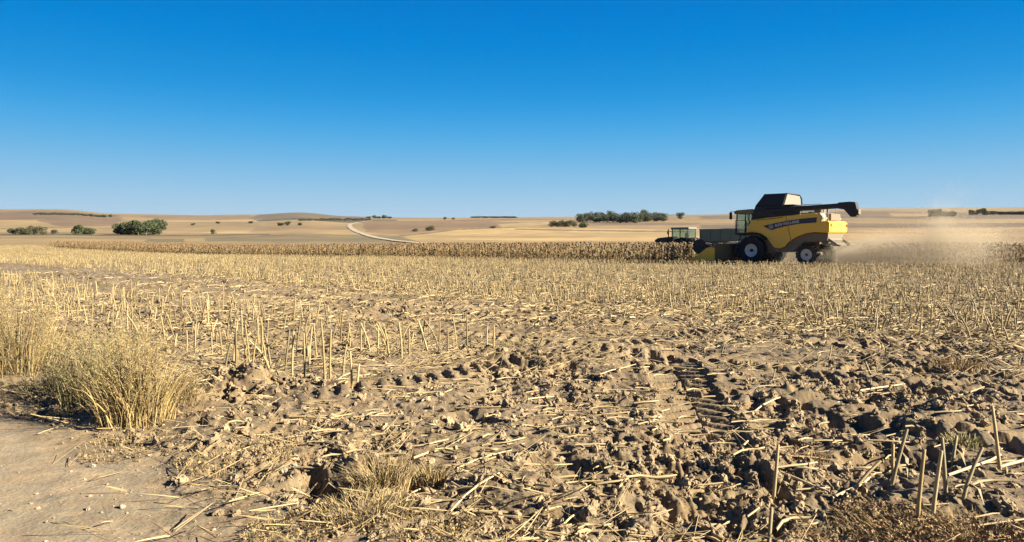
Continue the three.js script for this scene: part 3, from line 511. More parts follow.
  for (const [px, py, s, label] of [[283, 479, 0.035, 'pale stone left of the small hollow'], [293, 476, 0.028, 'small pale stone touching the left side of the hollow'], [92, 468, 0.022, 'pale pebble on the track below the weed bush'], [122, 510, 0.02, 'pale pebble low on the sandy track'], [88, 512, 0.016, 'tiny grey pebble on the open track']]) {
    const [x, z] = flat(px, py); tag(place(top('stone', clods[0], mat(0.4, 0.33, 0.24, 0.9)), [x, H(x, z) + s * 0.3, z, 0.3, px, 0.2, s, s, s * 1.2]), label, 'stone');
  }
}

// ------------------------------------------------------------------ dry weeds and grass
function blades(seed, n, radius, high, spread, tones, width = 0.004) {
  const R = rng(seed), P = [], K = [];
  for (let k = 0; k < n; k++) {
    const a = R() * 6.28, r = radius * Math.sqrt(R()), x = r * Math.cos(a), z = r * Math.sin(a), h = high * (0.35 + 0.65 * R()) * (1 - 0.35 * (r / radius) ** 2), out = spread * (0.2 + R()), t = a + 2.2 * (R() - 0.5), dx = Math.cos(t) * out * h, dz = Math.sin(t) * out * h;
    const w = width * (0.5 + R()), wa = R() * 6.28, wx = Math.cos(wa) * w, wz = Math.sin(wa) * w, c = tones[Math.floor(R() * tones.length)], v = 0.75 + 0.5 * R(), y0 = -0.04;
    const spine = [[x, y0, z, 1], [x + dx * 0.25, h * 0.4, z + dz * 0.25, 0.9], [x + dx * 0.6, h * 0.75, z + dz * 0.6, 0.6], [x + dx, h * (0.85 + 0.15 * R()), z + dz, 0.12]];
    for (let s = 0; s < 3; s++) { const A = spine[s], B = spine[s + 1], q = [[A[0] - wx * A[3], A[1], A[2] - wz * A[3]], [A[0] + wx * A[3], A[1], A[2] + wz * A[3]], [B[0] + wx * B[3], B[1], B[2] + wz * B[3]], [B[0] - wx * B[3], B[1], B[2] - wz * B[3]]]; for (const i of [0, 1, 2, 0, 2, 3]) { P.push(...q[i]); K.push(c[0] * v, c[1] * v, c[2] * v); } }
  }
  const g = new THREE.BufferGeometry(); g.setAttribute('position', new THREE.Float32BufferAttribute(P, 3)); g.setAttribute('color', new THREE.Float32BufferAttribute(K, 3)); g.computeVertexNormals(); return g;
}
const gold = [[0.5, 0.345, 0.13], [0.56, 0.4, 0.17], [0.4, 0.265, 0.095], [0.46, 0.34, 0.12]], rust = [[0.38, 0.24, 0.1], [0.46, 0.31, 0.13], [0.34, 0.2, 0.08], [0.5, 0.36, 0.17]], olive = [[0.3, 0.27, 0.09], [0.36, 0.31, 0.12], [0.24, 0.22, 0.08], [0.45, 0.35, 0.15]], dull = [[0.33, 0.25, 0.13], [0.26, 0.19, 0.1], [0.4, 0.3, 0.15]];
function weedBush(px, py, radius, high, tones, leafTone, seed, label, n = 1, leafy = 5, grassy = 260) {
  const [x, z] = flat(px, py), g = thing('weed_bush', [x, H(x, z) - 0.02, z], seed), R = rng(seed), stems = [], sprigs = [], P = [], K = [];
  for (let k = 0; k < 150 * n; k++) {                     // arching stems, each with short side sprigs and tiny dry leaves
    const a = R() * 6.28, r = radius * 0.55 * Math.sqrt(R()), o = radius * (0.3 + 1.25 * R() ** 1.4), h = high * (0.35 + 0.95 * R() ** 1.2), tw = 0.9 * (R() - 0.5);
    const A = v3(r * Math.cos(a), -0.05, r * Math.sin(a)), B = v3((r * 0.6 + o * 0.35) * Math.cos(a + tw), h * 0.6, (r * 0.6 + o * 0.35) * Math.sin(a + tw)), D = v3(o * Math.cos(a + tw * 1.5), h * (0.75 + 0.3 * R()), o * Math.sin(a + tw * 1.5)), c = tones[Math.floor(R() * tones.length)];
    stems.push(painted(tube([A, B, D], [0.0035, 0.0028, 0.0012], 4, false), dull[Math.floor(R() * 3)]));
    for (let m = 0; m < 11; m++) {
      const t = 0.25 + 0.75 * R(), q = t < 0.6 ? A.clone().lerp(B, t / 0.6) : B.clone().lerp(D, (t - 0.6) / 0.4), l = 0.04 + 0.12 * R(), e = v3(q.x + l * (R() - 0.5) * 1.6, q.y + l * (0.2 + 0.8 * R()), q.z + l * (R() - 0.5) * 1.6), v = 0.7 + 0.6 * R();
      const side = v3(R() - 0.5, 0.2, R() - 0.5).normalize().multiplyScalar(0.0016); sprigs.push([q, e, side, c.map((w) => w * v)]);
      for (let f = 0; f < leafy; f++) { const u = 0.3 + 0.75 * R(), w = q.clone().lerp(e, u), s1 = v3(R() - 0.5, R() - 0.5, R() - 0.5).multiplyScalar(0.028), s2 = v3(R() - 0.5, R() - 0.5, R() - 0.5).multiplyScalar(0.022), lv = 0.65 + 0.7 * R(), lt = R() < 0.6 ? leafTone : c; for (const y of [w, w.clone().add(s1), w.clone().add(s2)]) { P.push(y.x, y.y, y.z); K.push(lt[0] * lv, lt[1] * lv, lt[2] * lv); } }
    }
  }
  part('stems', mergeGeometries(stems), tintMat, g);
  const SP = [], SK = []; for (const [q, e, d, c] of sprigs) for (const y of [q.clone().sub(d), q.clone().add(d), e]) { SP.push(y.x, y.y, y.z); SK.push(...c); }
  for (const [name, p, k] of [['sprigs', SP, SK], ['leaves', P, K]]) { const o = new THREE.BufferGeometry(); o.setAttribute('position', new THREE.Float32BufferAttribute(p, 3)); o.setAttribute('color', new THREE.Float32BufferAttribute(k, 3)); o.computeVertexNormals(); part(name, o, tintMat, g); }
  part('blades', blades(seed + 1, Math.round(grassy * n), radius, high * 0.98, 0.75, tones, 0.0036), tintMat, g);
  return tag(g, label, 'weed bush');
}
weedBush(138, 424, 0.3, 0.76, gold, [0.5, 0.37, 0.14], 301, 'golden dry weed bush nearest the camera, at the right end of the clump', 1.15, 4, 330);
weedBush(108, 405, 0.42, 0.72, [...gold, ...olive], [0.36, 0.31, 0.1], 302, 'olive tinged weed bush in the middle of the clump beside the track', 1.1, 4, 240);
weedBush(70, 392, 0.42, 0.68, [[0.2, 0.18, 0.06], [0.26, 0.22, 0.08], ...dull], [0.17, 0.15, 0.055], 303, 'darker green brown weed bush left of the golden one');
weedBush(20, 374, 0.5, 1.12, gold, [0.52, 0.38, 0.14], 304, 'tall golden weed bush at the left edge of the photo', 1.15, 4, 330);
weedBush(-30, 372, 0.55, 1.15, [...gold, ...dull], [0.36, 0.28, 0.12], 305, 'tall weed bush cut off by the left edge');
weedBush(120, 372, 0.4, 0.5, [...dull, [0.24, 0.17, 0.08]], [0.22, 0.17, 0.08], 306, 'low brown weed bush behind the olive tinged one', 0.6);
weedBush(176, 412, 0.26, 0.26, [...dull, ...gold], [0.3, 0.22, 0.11], 307, 'low trailing weeds at the right foot of the bush clump', 0.5);
function chaffPatch(px, py, radius, n, tones, seed, label, scraps = 0.12) {   // short broken blades and curled leaf scraps
  const [x, z] = flat(px, py), lobes = [], R = rng(seed); for (let k = 0; k < 40; k++) { const a = R() * 6.28, r = radius * Math.sqrt(R()); lobes.push([r * Math.cos(a), (scraps > 0.2 ? 0.025 : 0.005) + 0.03 * R(), r * Math.sin(a), 0.07, 0.02, 0.07]); }
  const m = top('grass_tuft', mergeGeometries([blades(seed, n, radius, scraps > 0.2 ? 0.09 : 0.035, scraps > 0.2 ? 1.6 : 3.2, tones, 0.0022), ...tones.map((t, i) => leafCloud(seed + i, lobes, Math.round(n * scraps), 0.0075, t.map((v) => v * 0.8)))]), tintMat); m.position.set(x, H(x, z), z); tag(m, label, 'grass tuft');
}
function tuft(px, py, radius, high, spread, n, tones, seed, label) { const [x, z] = flat(px, py), m = top('grass_tuft', blades(seed, n, radius, high, spread, tones, 0.0028), tintMat); m.position.set(x, H(x, z), z); tag(m, label, 'grass tuft'); }
tuft(382, 486, 0.2, 0.23, 0.95, 620, [...gold, ...dull], 401, 'upright golden grass tuft at the right of the small hollow');
tuft(430, 480, 0.12, 0.11, 1.1, 260, [...gold, ...dull], 402, 'small golden grass tuft right of the upright one');
tuft(365, 520, 0.28, 0.09, 1.5, 900, [...dull, ...gold], 403, 'brown sprawling grass below the small hollow');
chaffPatch(300, 533, 0.3, 600, [...gold, ...dull], 404, 'flattened straw grass at the bottom left of centre');
chaffPatch(420, 538, 0.3, 600, [...gold, ...dull], 405, 'flattened straw grass at the bottom centre');
chaffPatch(905, 528, 0.36, 1300, rust, 406, 'broad rusty dry grass patch under the upright stalks', 0.3);
chaffPatch(975, 534, 0.36, 1300, rust, 407, 'rusty dry grass patch in the lower right corner', 0.3);
chaffPatch(842, 538, 0.25, 600, rust, 408, 'rusty grass at the left end of the lower right patch', 0.3);
tuft(962, 450, 0.14, 0.08, 1, 350, [[0.4, 0.36, 0.13], [0.44, 0.36, 0.16]], 409, 'small yellow green weed behind the upright stalks');
tuft(805, 460, 0.16, 0.1, 1, 350, rust, 410, 'small rusty weed behind the lone leaning stalk');
chaffPatch(235, 466, 0.4, 420, [...gold, ...dull], 411, 'matted straw grass on the verge below the weed clump');
chaffPatch(150, 446, 0.5, 420, [...gold, ...dull], 412, 'matted straw at the foot of the golden weed bush');
tuft(520, 350, 0.3, 0.14, 0.9, 500, dull, 413, 'dry brown weed on the central tracks');
tuft(960, 372, 0.3, 0.13, 0.9, 500, rust, 414, 'dry rusty weed on the right tracks');
chaffPatch(280, 455, 0.35, 400, [...gold, ...dull], 415, 'matted straw grass above the pale stones');

// ------------------------------------------------------------------ combine harvester
const dusty = grainTexture(256, (u, v) => { const n = Math.max(0, 0.25 + 0.5 * torus(u, v, 5, 31) + 0.35 * torus(u, v, 19, 32) + 0.3 * torus(u, v, 64, 33)) * 0.55; return [mix(228, 204, n), mix(176, 178, n), mix(46, 122, n)]; });
dusty.colorSpace = THREE.SRGBColorSpace; dusty.repeat.set(0.31, 0.31);
const yellow = mat(1.5, 1.5, 1.5, 0.5, { map: dusty }), dark = mat(0.03, 0.03, 0.032, 0.75), chassis = mat(0.26, 0.205, 0.145, 0.95), rubber = mat(0.035, 0.032, 0.03, 0.95), rimMat = mat(0.9, 0.87, 0.8, 0.6), navy = mat(0.02, 0.022, 0.06, 0.5), white = mat(0.75, 0.75, 0.73, 0.6), steel = mat(0.4, 0.38, 0.34, 0.6), beige = mat(0.3, 0.275, 0.215, 0.85), roofGrey = mat(0.22, 0.23, 0.23, 0.6);
const glass = new THREE.MeshPhysicalMaterial({ color: new THREE.Color().setRGB(0.75, 0.85, 0.85), roughness: 0.05, transmission: 1, thickness: 0, side: THREE.DoubleSide });
const box = (x0, x1, y0, y1, z0, z1, r = 0.03) => { const g = new RoundedBoxGeometry(x1 - x0, y1 - y0, z1 - z0, 2, Math.min(r, (x1 - x0) / 2.1, (y1 - y0) / 2.1, (z1 - z0) / 2.1)); g.translate((x0 + x1) / 2, (y0 + y1) / 2, (z0 + z1) / 2); return g; };
const bar = (a, b, r, sides = 8) => tube([v3(...a), v3((a[0] + b[0]) / 2, (a[1] + b[1]) / 2, (a[2] + b[2]) / 2), v3(...b)], [r, r, r], sides);
const addUV = (g) => { if (!g.attributes.uv) g.setAttribute('uv', new THREE.BufferAttribute(new Float32Array(g.attributes.position.count * 2), 2)); return g; };
const many = (list) => mergeGeometries(list.map((g) => addUV(plain(g))));
function slab(pts, z0, z1, bevel = 0.03, curve = false) {
  const s = new THREE.Shape(); s.moveTo(...pts[0]); if (curve) s.splineThru(pts.slice(1).map((p) => new THREE.Vector2(...p))); else pts.slice(1).forEach((p) => s.lineTo(...p)); s.closePath();
  const g = new THREE.ExtrudeGeometry(s, { depth: z1 - z0 - 2 * bevel, bevelEnabled: bevel > 0, bevelThickness: bevel, bevelSize: bevel, bevelOffset: -bevel, bevelSegments: 2, curveSegments: 10 }); g.translate(0, 0, z0 + bevel); return g;
}
function wheel(parent, x, z, r, width, rimR, side, lugs) { // side: -1 faces the near side
  const g = new THREE.Group(); g.name = 'wheel'; g.position.set(x, r, z); parent.add(g);
  const w = width / 2, prof = [[rimR, -w * 0.8], [r * 0.8, -w], [r * 0.93, -w * 0.95], [r * 0.965, -w * 0.7], [r * 0.975, 0], [r * 0.965, w * 0.7], [r * 0.93, w * 0.95], [r * 0.8, w], [rimR, w * 0.8]].map(([a, b]) => new THREE.Vector2(a, b));
  const t = new THREE.LatheGeometry(prof, 40); t.rotateX(Math.PI / 2); const gs = [addUV(plain(t))];
  for (let k = 0; k < lugs; k++) for (const s of [-1, 1]) { const b = new THREE.BoxGeometry(0.07, 0.06, w * 1.05); b.rotateY(s * 0.6); b.translate(0, r * 0.975, s * w * 0.48); b.rotateZ((k + (s > 0 ? 0.5 : 0)) / lugs * 6.2832); gs.push(addUV(plain(b))); }
  part('tyre', mergeGeometries(gs), rubber, g);
  const d = side * w, rp = [[0.02, d * 0.35], [rimR * 0.28, d * 0.35], [rimR * 0.32, d * 0.25], [rimR * 0.72, d * 0.3], [rimR * 0.86, d * 0.72], [rimR * 0.98, d * 0.84], [rimR * 1.02, d * 0.8], [rimR * 1.0, -d * 0.8]].map(([a, b]) => new THREE.Vector2(a, b));
  const rg = new THREE.LatheGeometry(rp, 32); rg.rotateX(Math.PI / 2); part('rim', rg, rimMat, g);
  const hub = new THREE.CylinderGeometry(rimR * 0.22, rimR * 0.25, w * 0.5, 14); hub.rotateX(Math.PI / 2); hub.translate(0, 0, d * 0.45); part('hub', hub, dark, g);
  return g;
}
const combine = thing('combine_harvester', [COMBINE[0], 0.0, COMBINE[2]], HEADING);
tag(combine, 'yellow combine harvester with dark grain tank cutting the crop', 'combine');
{
  const W = 1.55;
  // side panels: front piece and rear piece with a seam between them
  const frontPts = [[0.12, 3.0], [0.42, 2.3], [0.42, 2.16], [0.05, 2.18], [-0.5, 2.1], [-0.95, 1.85], [-1.25, 1.45], [-1.5, 1.14], [-1.85, 1.08], [-2.2, 1.2], [-2.45, 1.5], [-2.62, 1.62], [-2.28, 3.24], [-1.1, 3.16]];
  const rearPts = [[-2.3, 3.245], [-2.64, 1.64], [-3.05, 1.88], [-3.6, 2.08], [-4.2, 2.16], [-4.42, 2.2], [-4.5, 2.75], [-4.62, 3.05], [-4.5, 3.3], [-4.2, 3.36]];
  for (const s of [-1, 1]) { const z0 = s < 0 ? -W : W - 0.16, z1 = z0 + 0.16; part('side_panel', slab(frontPts, z0, z1, 0.04), yellow, combine); part('side_panel', slab(rearPts, z0, z1, 0.04), yellow, combine); }
  const trim = slab([[-4.42, 3.34], [-4.52, 3.34], [-4.72, 3.05], [-4.58, 2.78], [-4.5, 2.78], [-4.6, 3.05]], -W - 0.01, W + 0.01, 0.015); part('panel_trim', trim, mat(0.45, 0.42, 0.33, 0.6), combine);
  part('rear_hood', slab([[-3.2, 2.86], [-3.2, 2.2], [-4.3, 2.14], [-5.0, 2.1], [-5.1, 2.2], [-5.12, 2.74], [-5.0, 2.86]], -W + 0.02, W - 0.02, 0.06), yellow, combine);
  part('chassis', [slab([[0.4, 2.95], [0.4, 1.6], [-0.9, 1.0], [-1.4, 0.85], [-2.6, 0.85], [-3.4, 1.5], [-4.9, 1.6], [-4.95, 2.08], [-3.1, 2.15], [-3.1, 3.2], [-2, 3.15]], -1.3, 1.3, 0.03)], chassis, combine);
  part('engine_deck', many([box(-4.4, -3.2, 3.2, 3.42, -1.25, 1.25), box(-4.9, -4.4, 2.9, 3.35, -0.7, 0.9), box(-3.95, -3.5, 3.42, 3.7, 0.1, 0.9), bar([-4.2, 3.4, 0.6], [-4.2, 4.0, 0.6], 0.07)]), chassis, combine);
  for (const s of [-1, 1]) part('handrail', many([bar([-3.3, 3.4, s * 1.2], [-3.3, 3.95, s * 1.2], 0.02), bar([-4.5, 3.35, s * 1.2], [-4.5, 3.95, s * 1.2], 0.02), bar([-3.3, 3.95, s * 1.2], [-4.5, 3.95, s * 1.2], 0.02)]), steel, combine);
  // grain tank: dark hopper with folded-out extension panels, the rear one pale
  const tank = new THREE.Group(); tank.name = 'grain_tank'; combine.add(tank);
  part('hopper', slab([[0.22, 3.02], [-0.1, 3.92], [-2.1, 3.92], [-3.2, 3.6], [-3.2, 3.1]], -1.42, 1.42, 0.04), dark, tank);
  const quad = (a, b, c, d, t) => { const n = new THREE.Vector3().subVectors(v3(...b), v3(...a)).cross(new THREE.Vector3().subVectors(v3(...d), v3(...a))).normalize().multiplyScalar(t), f = [a, b, c, d].map((p) => v3(...p)), g = f.map((p) => p.clone().add(n)), P = []; const face = (...q) => { for (const i of [0, 1, 2, 0, 2, 3]) P.push(q[i].x, q[i].y, q[i].z); }; face(...f); face(g[3], g[2], g[1], g[0]); for (let k = 0; k < 4; k++) { const m = (k + 1) % 4; face(f[k], g[k], g[m], f[m]); } const o = new THREE.BufferGeometry(); o.setAttribute('position', new THREE.Float32BufferAttribute(P, 3)); o.computeVertexNormals(); return o; };
  part('extension_panel', quad([-0.12, 3.93, -1.4], [-2.04, 3.93, -1.4], [-2.12, 4.72, -1.05], [-0.6, 4.72, -1.05], 0.04), dark, tank);
  part('extension_panel', quad([-0.12, 3.93, 1.4], [-2.04, 3.93, 1.4], [-2.12, 4.72, 1.05], [-0.6, 4.72, 1.05], 0.04), dark, tank);
  part('extension_panel', quad([-0.12, 3.93, -1.4], [-0.12, 3.93, 1.4], [-0.6, 4.72, 1.05], [-0.6, 4.72, -1.05], 0.04), dark, tank);
  const rear = part('rear_panel', quad([-2.06, 3.93, -1.36], [-2.06, 3.93, 1.36], [-2.14, 4.64, 0.95], [-2.14, 4.7, -1.02], 0.04), beige, tank); tag(rear, 'pale sunlit rear panel of the grain tank');
  part('tank_cover', quad([-0.58, 4.73, -1.06], [-2.14, 4.73, -1.06], [-2.14, 4.73, 1.06], [-0.58, 4.73, 1.06], 0.03), dark, tank);
  part('panel_edge', many([bar([-2.12, 3.95, 1.42], [-2.17, 4.45, 1.3], 0.05), bar([-2.17, 4.45, 1.3], [-2.16, 4.72, 0.95], 0.05), bar([-2.16, 4.72, 0.95], [-2.16, 4.74, -1.05], 0.04), box(-2.8, -1.95, 3.92, 3.99, -1.4, 1.5)]), dark, tank);
  // unloading auger folded back along the near side
  const auger = new THREE.Group(); auger.name = 'unloading_auger'; combine.add(auger);
  part('auger_tube', [addUV(bar([-0.9, 3.6, -1.4], [-6.1, 3.8, -1.52], 0.165, 16)), addUV(plain(box(-1.5, -0.3, 3.2, 3.7, -1.5, -1.1, 0.1)))], dark, auger);
  part('auger_spout', slab([[-5.7, 3.99], [-5.7, 3.6], [-6.05, 3.55], [-6.45, 3.08], [-6.82, 3.1], [-6.86, 3.5], [-6.74, 3.98], [-6.4, 4.02]], -1.74, -1.26, 0.04), dark, auger);
  part('spout_flap', box(-6.93, -6.85, 3.22, 3.55, -1.7, -1.3), chassis, auger);
  part('auger_support', many([bar([-4.9, 2.84, -1.2], [-5.0, 3.7, -1.45], 0.035), bar([-4.6, 2.84, -0.9], [-5.0, 3.7, -1.45], 0.03)]), steel, auger);
  // cab
  const cab = new THREE.Group(); cab.name = 'cab'; combine.add(cab);
  part('roof', slab([[1.62, 3.46], [1.66, 3.58], [1.5, 3.72], [0.4, 3.78], [0.2, 3.7], [0.2, 3.46]], -1.02, 1.02, 0.05), mat(0.3, 0.2, 0.06, 0.5), cab);
  part('floor', box(0.3, 1.5, 2.0, 2.16, -0.95, 0.95), dark, cab);
  part('frame', many([[1.5, -0.95], [1.5, 0.95], [0.34, -0.95], [0.34, 0.95], [0.85, -0.95]].map(([x, z]) => bar([x, 2.14, z], [x * 0.97, 3.48, z * 0.98], 0.045))), dark, cab);
  part('windscreen', box(1.5, 1.515, 2.16, 3.46, -0.9, 0.9, 0.004), glass, cab);
  for (const s of [-1, 1]) part('side_window', box(0.38, 1.46, 2.2, 3.46, s * 0.94 - 0.006, s * 0.94 + 0.006, 0.004), glass, cab);
  part('rear_wall', box(0.24, 0.3, 2.1, 3.46, -0.9, 0.9), dark, cab);
  part('seat', many([box(0.5, 0.95, 2.5, 2.62, -0.25, 0.25), box(0.42, 0.54, 2.6, 3.15, -0.25, 0.25), box(0.6, 0.85, 2.16, 2.5, -0.15, 0.15)]), chassis, cab);
  part('steering_column', many([bar([1.3, 2.16, 0], [1.12, 2.85, 0], 0.04), (() => { const t = new THREE.TorusGeometry(0.19, 0.02, 6, 18); t.rotateY(Math.PI / 2); t.rotateZ(0.5); t.translate(1.1, 2.88, 0); return t; })()]), dark, cab);
  for (const s of [-1, 1]) part('mirror', many([bar([1.55, 3.6, s * 1.0], [1.72, 3.62, s * 1.35], 0.025), box(1.66, 1.76, 3.08, 3.58, s * 1.35 - 0.13, s * 1.35 + 0.13)]), dark, cab);
  for (const z of [-0.8, -0.5, 0.5, 0.8]) part('work_light', box(1.6, 1.7, 3.58, 3.7, z - 0.08, z + 0.08, 0.02), white, cab);
  part('ladder', many([bar([1.15, 0.55, -1.75], [0.95, 2.1, -1.35], 0.03), bar([0.75, 0.55, -1.75], [0.55, 2.1, -1.35], 0.03), ...[0.6, 0.95, 1.3, 1.65].map((y) => box(0.72, 1.16, y, y + 0.04, -1.78 + (y - 0.55) * 0.26, -1.55 + (y - 0.55) * 0.26, 0.01)), box(0.2, 1.35, 2.02, 2.08, -1.5, -0.98, 0.02), bar([1.3, 2.05, -1.48], [1.3, 3.0, -1.48], 0.02), bar([0.5, 2.05, -1.48], [0.5, 3.0, -1.48], 0.02), bar([0.5, 3.0, -1.48], [1.3, 3.0, -1.48], 0.02)]), dark, combine);
  // stripe, emblem and lettering on both sides
  const font = await new FontLoader().loadAsync('fonts/droid/droid_sans_bold.typeface.json');
  for (const s of [-1, 1]) {
    const z0 = s < 0 ? -W - 0.012 : W + 0.002;
    const st = part('side_stripe', slab([[-0.72, 2.6], [-1.32, 2.3], [-1.7, 2.42], [-2.4, 2.58], [-3.2, 2.7], [-4.3, 2.76], [-4.34, 3.1], [-3.4, 3.04], [-2.4, 2.92], [-1.5, 2.76]], z0, z0 + 0.01, 0), navy, combine);
    const tx = new TextGeometry('NEW HOLLAND', { font, size: 0.19, depth: 0.008, curveSegments: 3, bevelEnabled: false }); tx.computeBoundingBox(); const tw = tx.boundingBox.max.x; tx.scale(1.62 / tw, 1, 1);
    { const p = tx.attributes.position; for (let k = 0; k < p.count; k++) { const u = p.getX(k); p.setY(k, p.getY(k) + 0.235 * u - 0.045 * u * u); } tx.computeVertexNormals(); }
    const text = part('lettering', tx, white, st);
    if (s < 0) { text.rotation.y = Math.PI; text.position.set(-1.56, 2.5, -W - 0.014); } else { text.position.set(-3.22, 2.55, W + 0.014); }
    const ring = new THREE.TorusGeometry(0.125, 0.016, 6, 24); ring.scale(1.15, 1, 0.4); ring.rotateZ(-0.2); const leaf = new THREE.SphereGeometry(0.09, 10, 6); leaf.scale(0.9, 0.35, 0.12); leaf.rotateZ(0.6); const leaf2 = leaf.clone(); leaf2.rotateZ(0.5); leaf2.translate(0.01, -0.03, 0);
    part('emblem', many([ring, leaf, leaf2]), white, st).position.set(-1.3, 2.55, s * (W + 0.018));
  }
  for (const s of [-1, 1]) {                              // side rail
    part('side_rail', many([bar([-0.3, 2.98, s * 1.58], [-2.1, 3.14, s * 1.58], 0.018), bar([-0.3, 2.98, s * 1.58], [-0.3, 2.98, s * 1.5], 0.018), bar([-2.1, 3.14, s * 1.58], [-2.1, 3.14, s * 1.5], 0.018)]), dark, combine);
  }
  // running gear
  for (const s of [-1, 1]) { wheel(combine, 0, s * 1.5, 0.95, 0.75, 0.44, s, 22); wheel(combine, -3.65, s * 1.35, 0.7, 0.5, 0.36, s, 18); }
  part('axle', many([bar([0, 0.95, -1.4], [0, 0.95, 1.4], 0.18), bar([-3.65, 0.72, -1.2], [-3.65, 0.72, 1.2], 0.13), box(-3.8, -3.5, 0.8, 1.7, -0.25, 0.25)]), chassis, combine);
  for (const s of [-1, 1]) part('mudguard', slab([[0.75, 2.0], [0.5, 2.08], [-0.1, 2.12], [-0.6, 2.0], [-1.0, 1.7], [-0.95, 1.64], [-0.55, 1.93], [-0.1, 2.05], [0.48, 2.02], [0.72, 1.95]], s < 0 ? -1.84 : 1.3, s < 0 ? -1.3 : 1.84, 0.012), dark, combine);
  // straw chopper and spreader
  part('straw_chopper', many([slab([[-4.3, 2.1], [-4.65, 2.1], [-5.00, 1.65], [-4.85, 1.35], [-4.5, 1.4], [-4.2, 1.8]], -1.1, 1.1, 0.03), box(-5.15, -4.95, 1.35, 1.45, -1.2, 1.2)]), chassis, combine);
  for (const s of [-1, 1]) part('spreader_arm', many([bar([-4.85, 2.1, s * 1.1], [-4.90, 1.75, s * 1.15], 0.06), bar([-4.65, 1.75, s * 1.15], [-5.55, 1.3, s * 1.15], 0.06), bar([-4.90, 1.75, s * 1.15], [-5.55, 1.3, s * 1.15], 0.05), bar([-5.15, 1.35, s * 1.2], [-5.65, 1.3, s * 1.25], 0.05), box(-5.70, -5.40, 1.28, 1.34, s * 0.7 - 0.5, s * 0.7 + 0.5)]), beige, combine);
  for (const s of [-1, 1]) part('tail_light', box(-5.16, -5.11, 2.5, 2.68, s * 1.3 - 0.08, s * 1.3 + 0.08, 0.01), mat(0.4, 0.03, 0.02, 0.4), combine);
  // feeder house and header
  part('feeder_house', slab([[0.5, 1.9], [0.5, 1.1], [1.9, 0.35], [2.0, 0.95], [1.0, 1.85]], -0.7, 0.7, 0.03), chassis, combine);
  const header = new THREE.Group(); header.name = 'header'; combine.add(header);
  part('rear_wall', many([box(1.78, 1.9, 0.3, 1.3, -3.5, 3.5), box(1.72, 1.98, 1.25, 1.4, -3.5, 3.5, 0.05)]), mat(0.34, 0.24, 0.11, 0.8), header);
  part('table', slab([[1.85, 0.28], [3.1, 0.14], [3.35, 0.1], [3.1, 0.2], [1.9, 0.4]], -3.5, 3.5, 0.01), steel, header);
  for (const s of [-1, 1]) part('divider', slab([[1.75, 0.22], [1.72, 1.1], [1.95, 1.2], [2.3, 1.14], [3.0, 0.62], [3.75, 0.16], [3.5, 0.1], [2.2, 0.12]], s < 0 ? -3.62 : 3.5, s < 0 ? -3.5 : 3.62, 0.04), yellow, header);
  const screw = new THREE.CylinderGeometry(0.2, 0.2, 6.8, 16); screw.rotateX(Math.PI / 2); screw.translate(2.25, 0.62, 0); part('auger', screw, steel, header);
  const reel = many([...[0, 1, 2, 3, 4, 5].flatMap((k) => { const a = k / 6 * 6.283, x = 2.95 + 0.42 * Math.cos(a), y = 1.15 + 0.42 * Math.sin(a); return [bar([x, y, -3.35], [x, y, 3.35], 0.03), ...Array.from({ length: 23 }, (_, i) => bar([x, y, -3.3 + i * 0.3], [x + 0.02, y - 0.2, -3.3 + i * 0.3], 0.012, 5))]; }), bar([2.95, 1.15, -3.4], [2.95, 1.15, 3.4], 0.09)]);
  part('reel', reel, dark, header);
  for (const s of [-1, 1]) { const d = new THREE.CylinderGeometry(0.52, 0.52, 0.04, 28); d.rotateX(Math.PI / 2); d.translate(2.95, 1.2, s * 3.42); part('reel_disc', d, dark, header); part('reel_arm', many([bar([1.85, 1.35, s * 3.48], [3.0, 1.18, s * 3.48], 0.05)]), dark, header); }
}
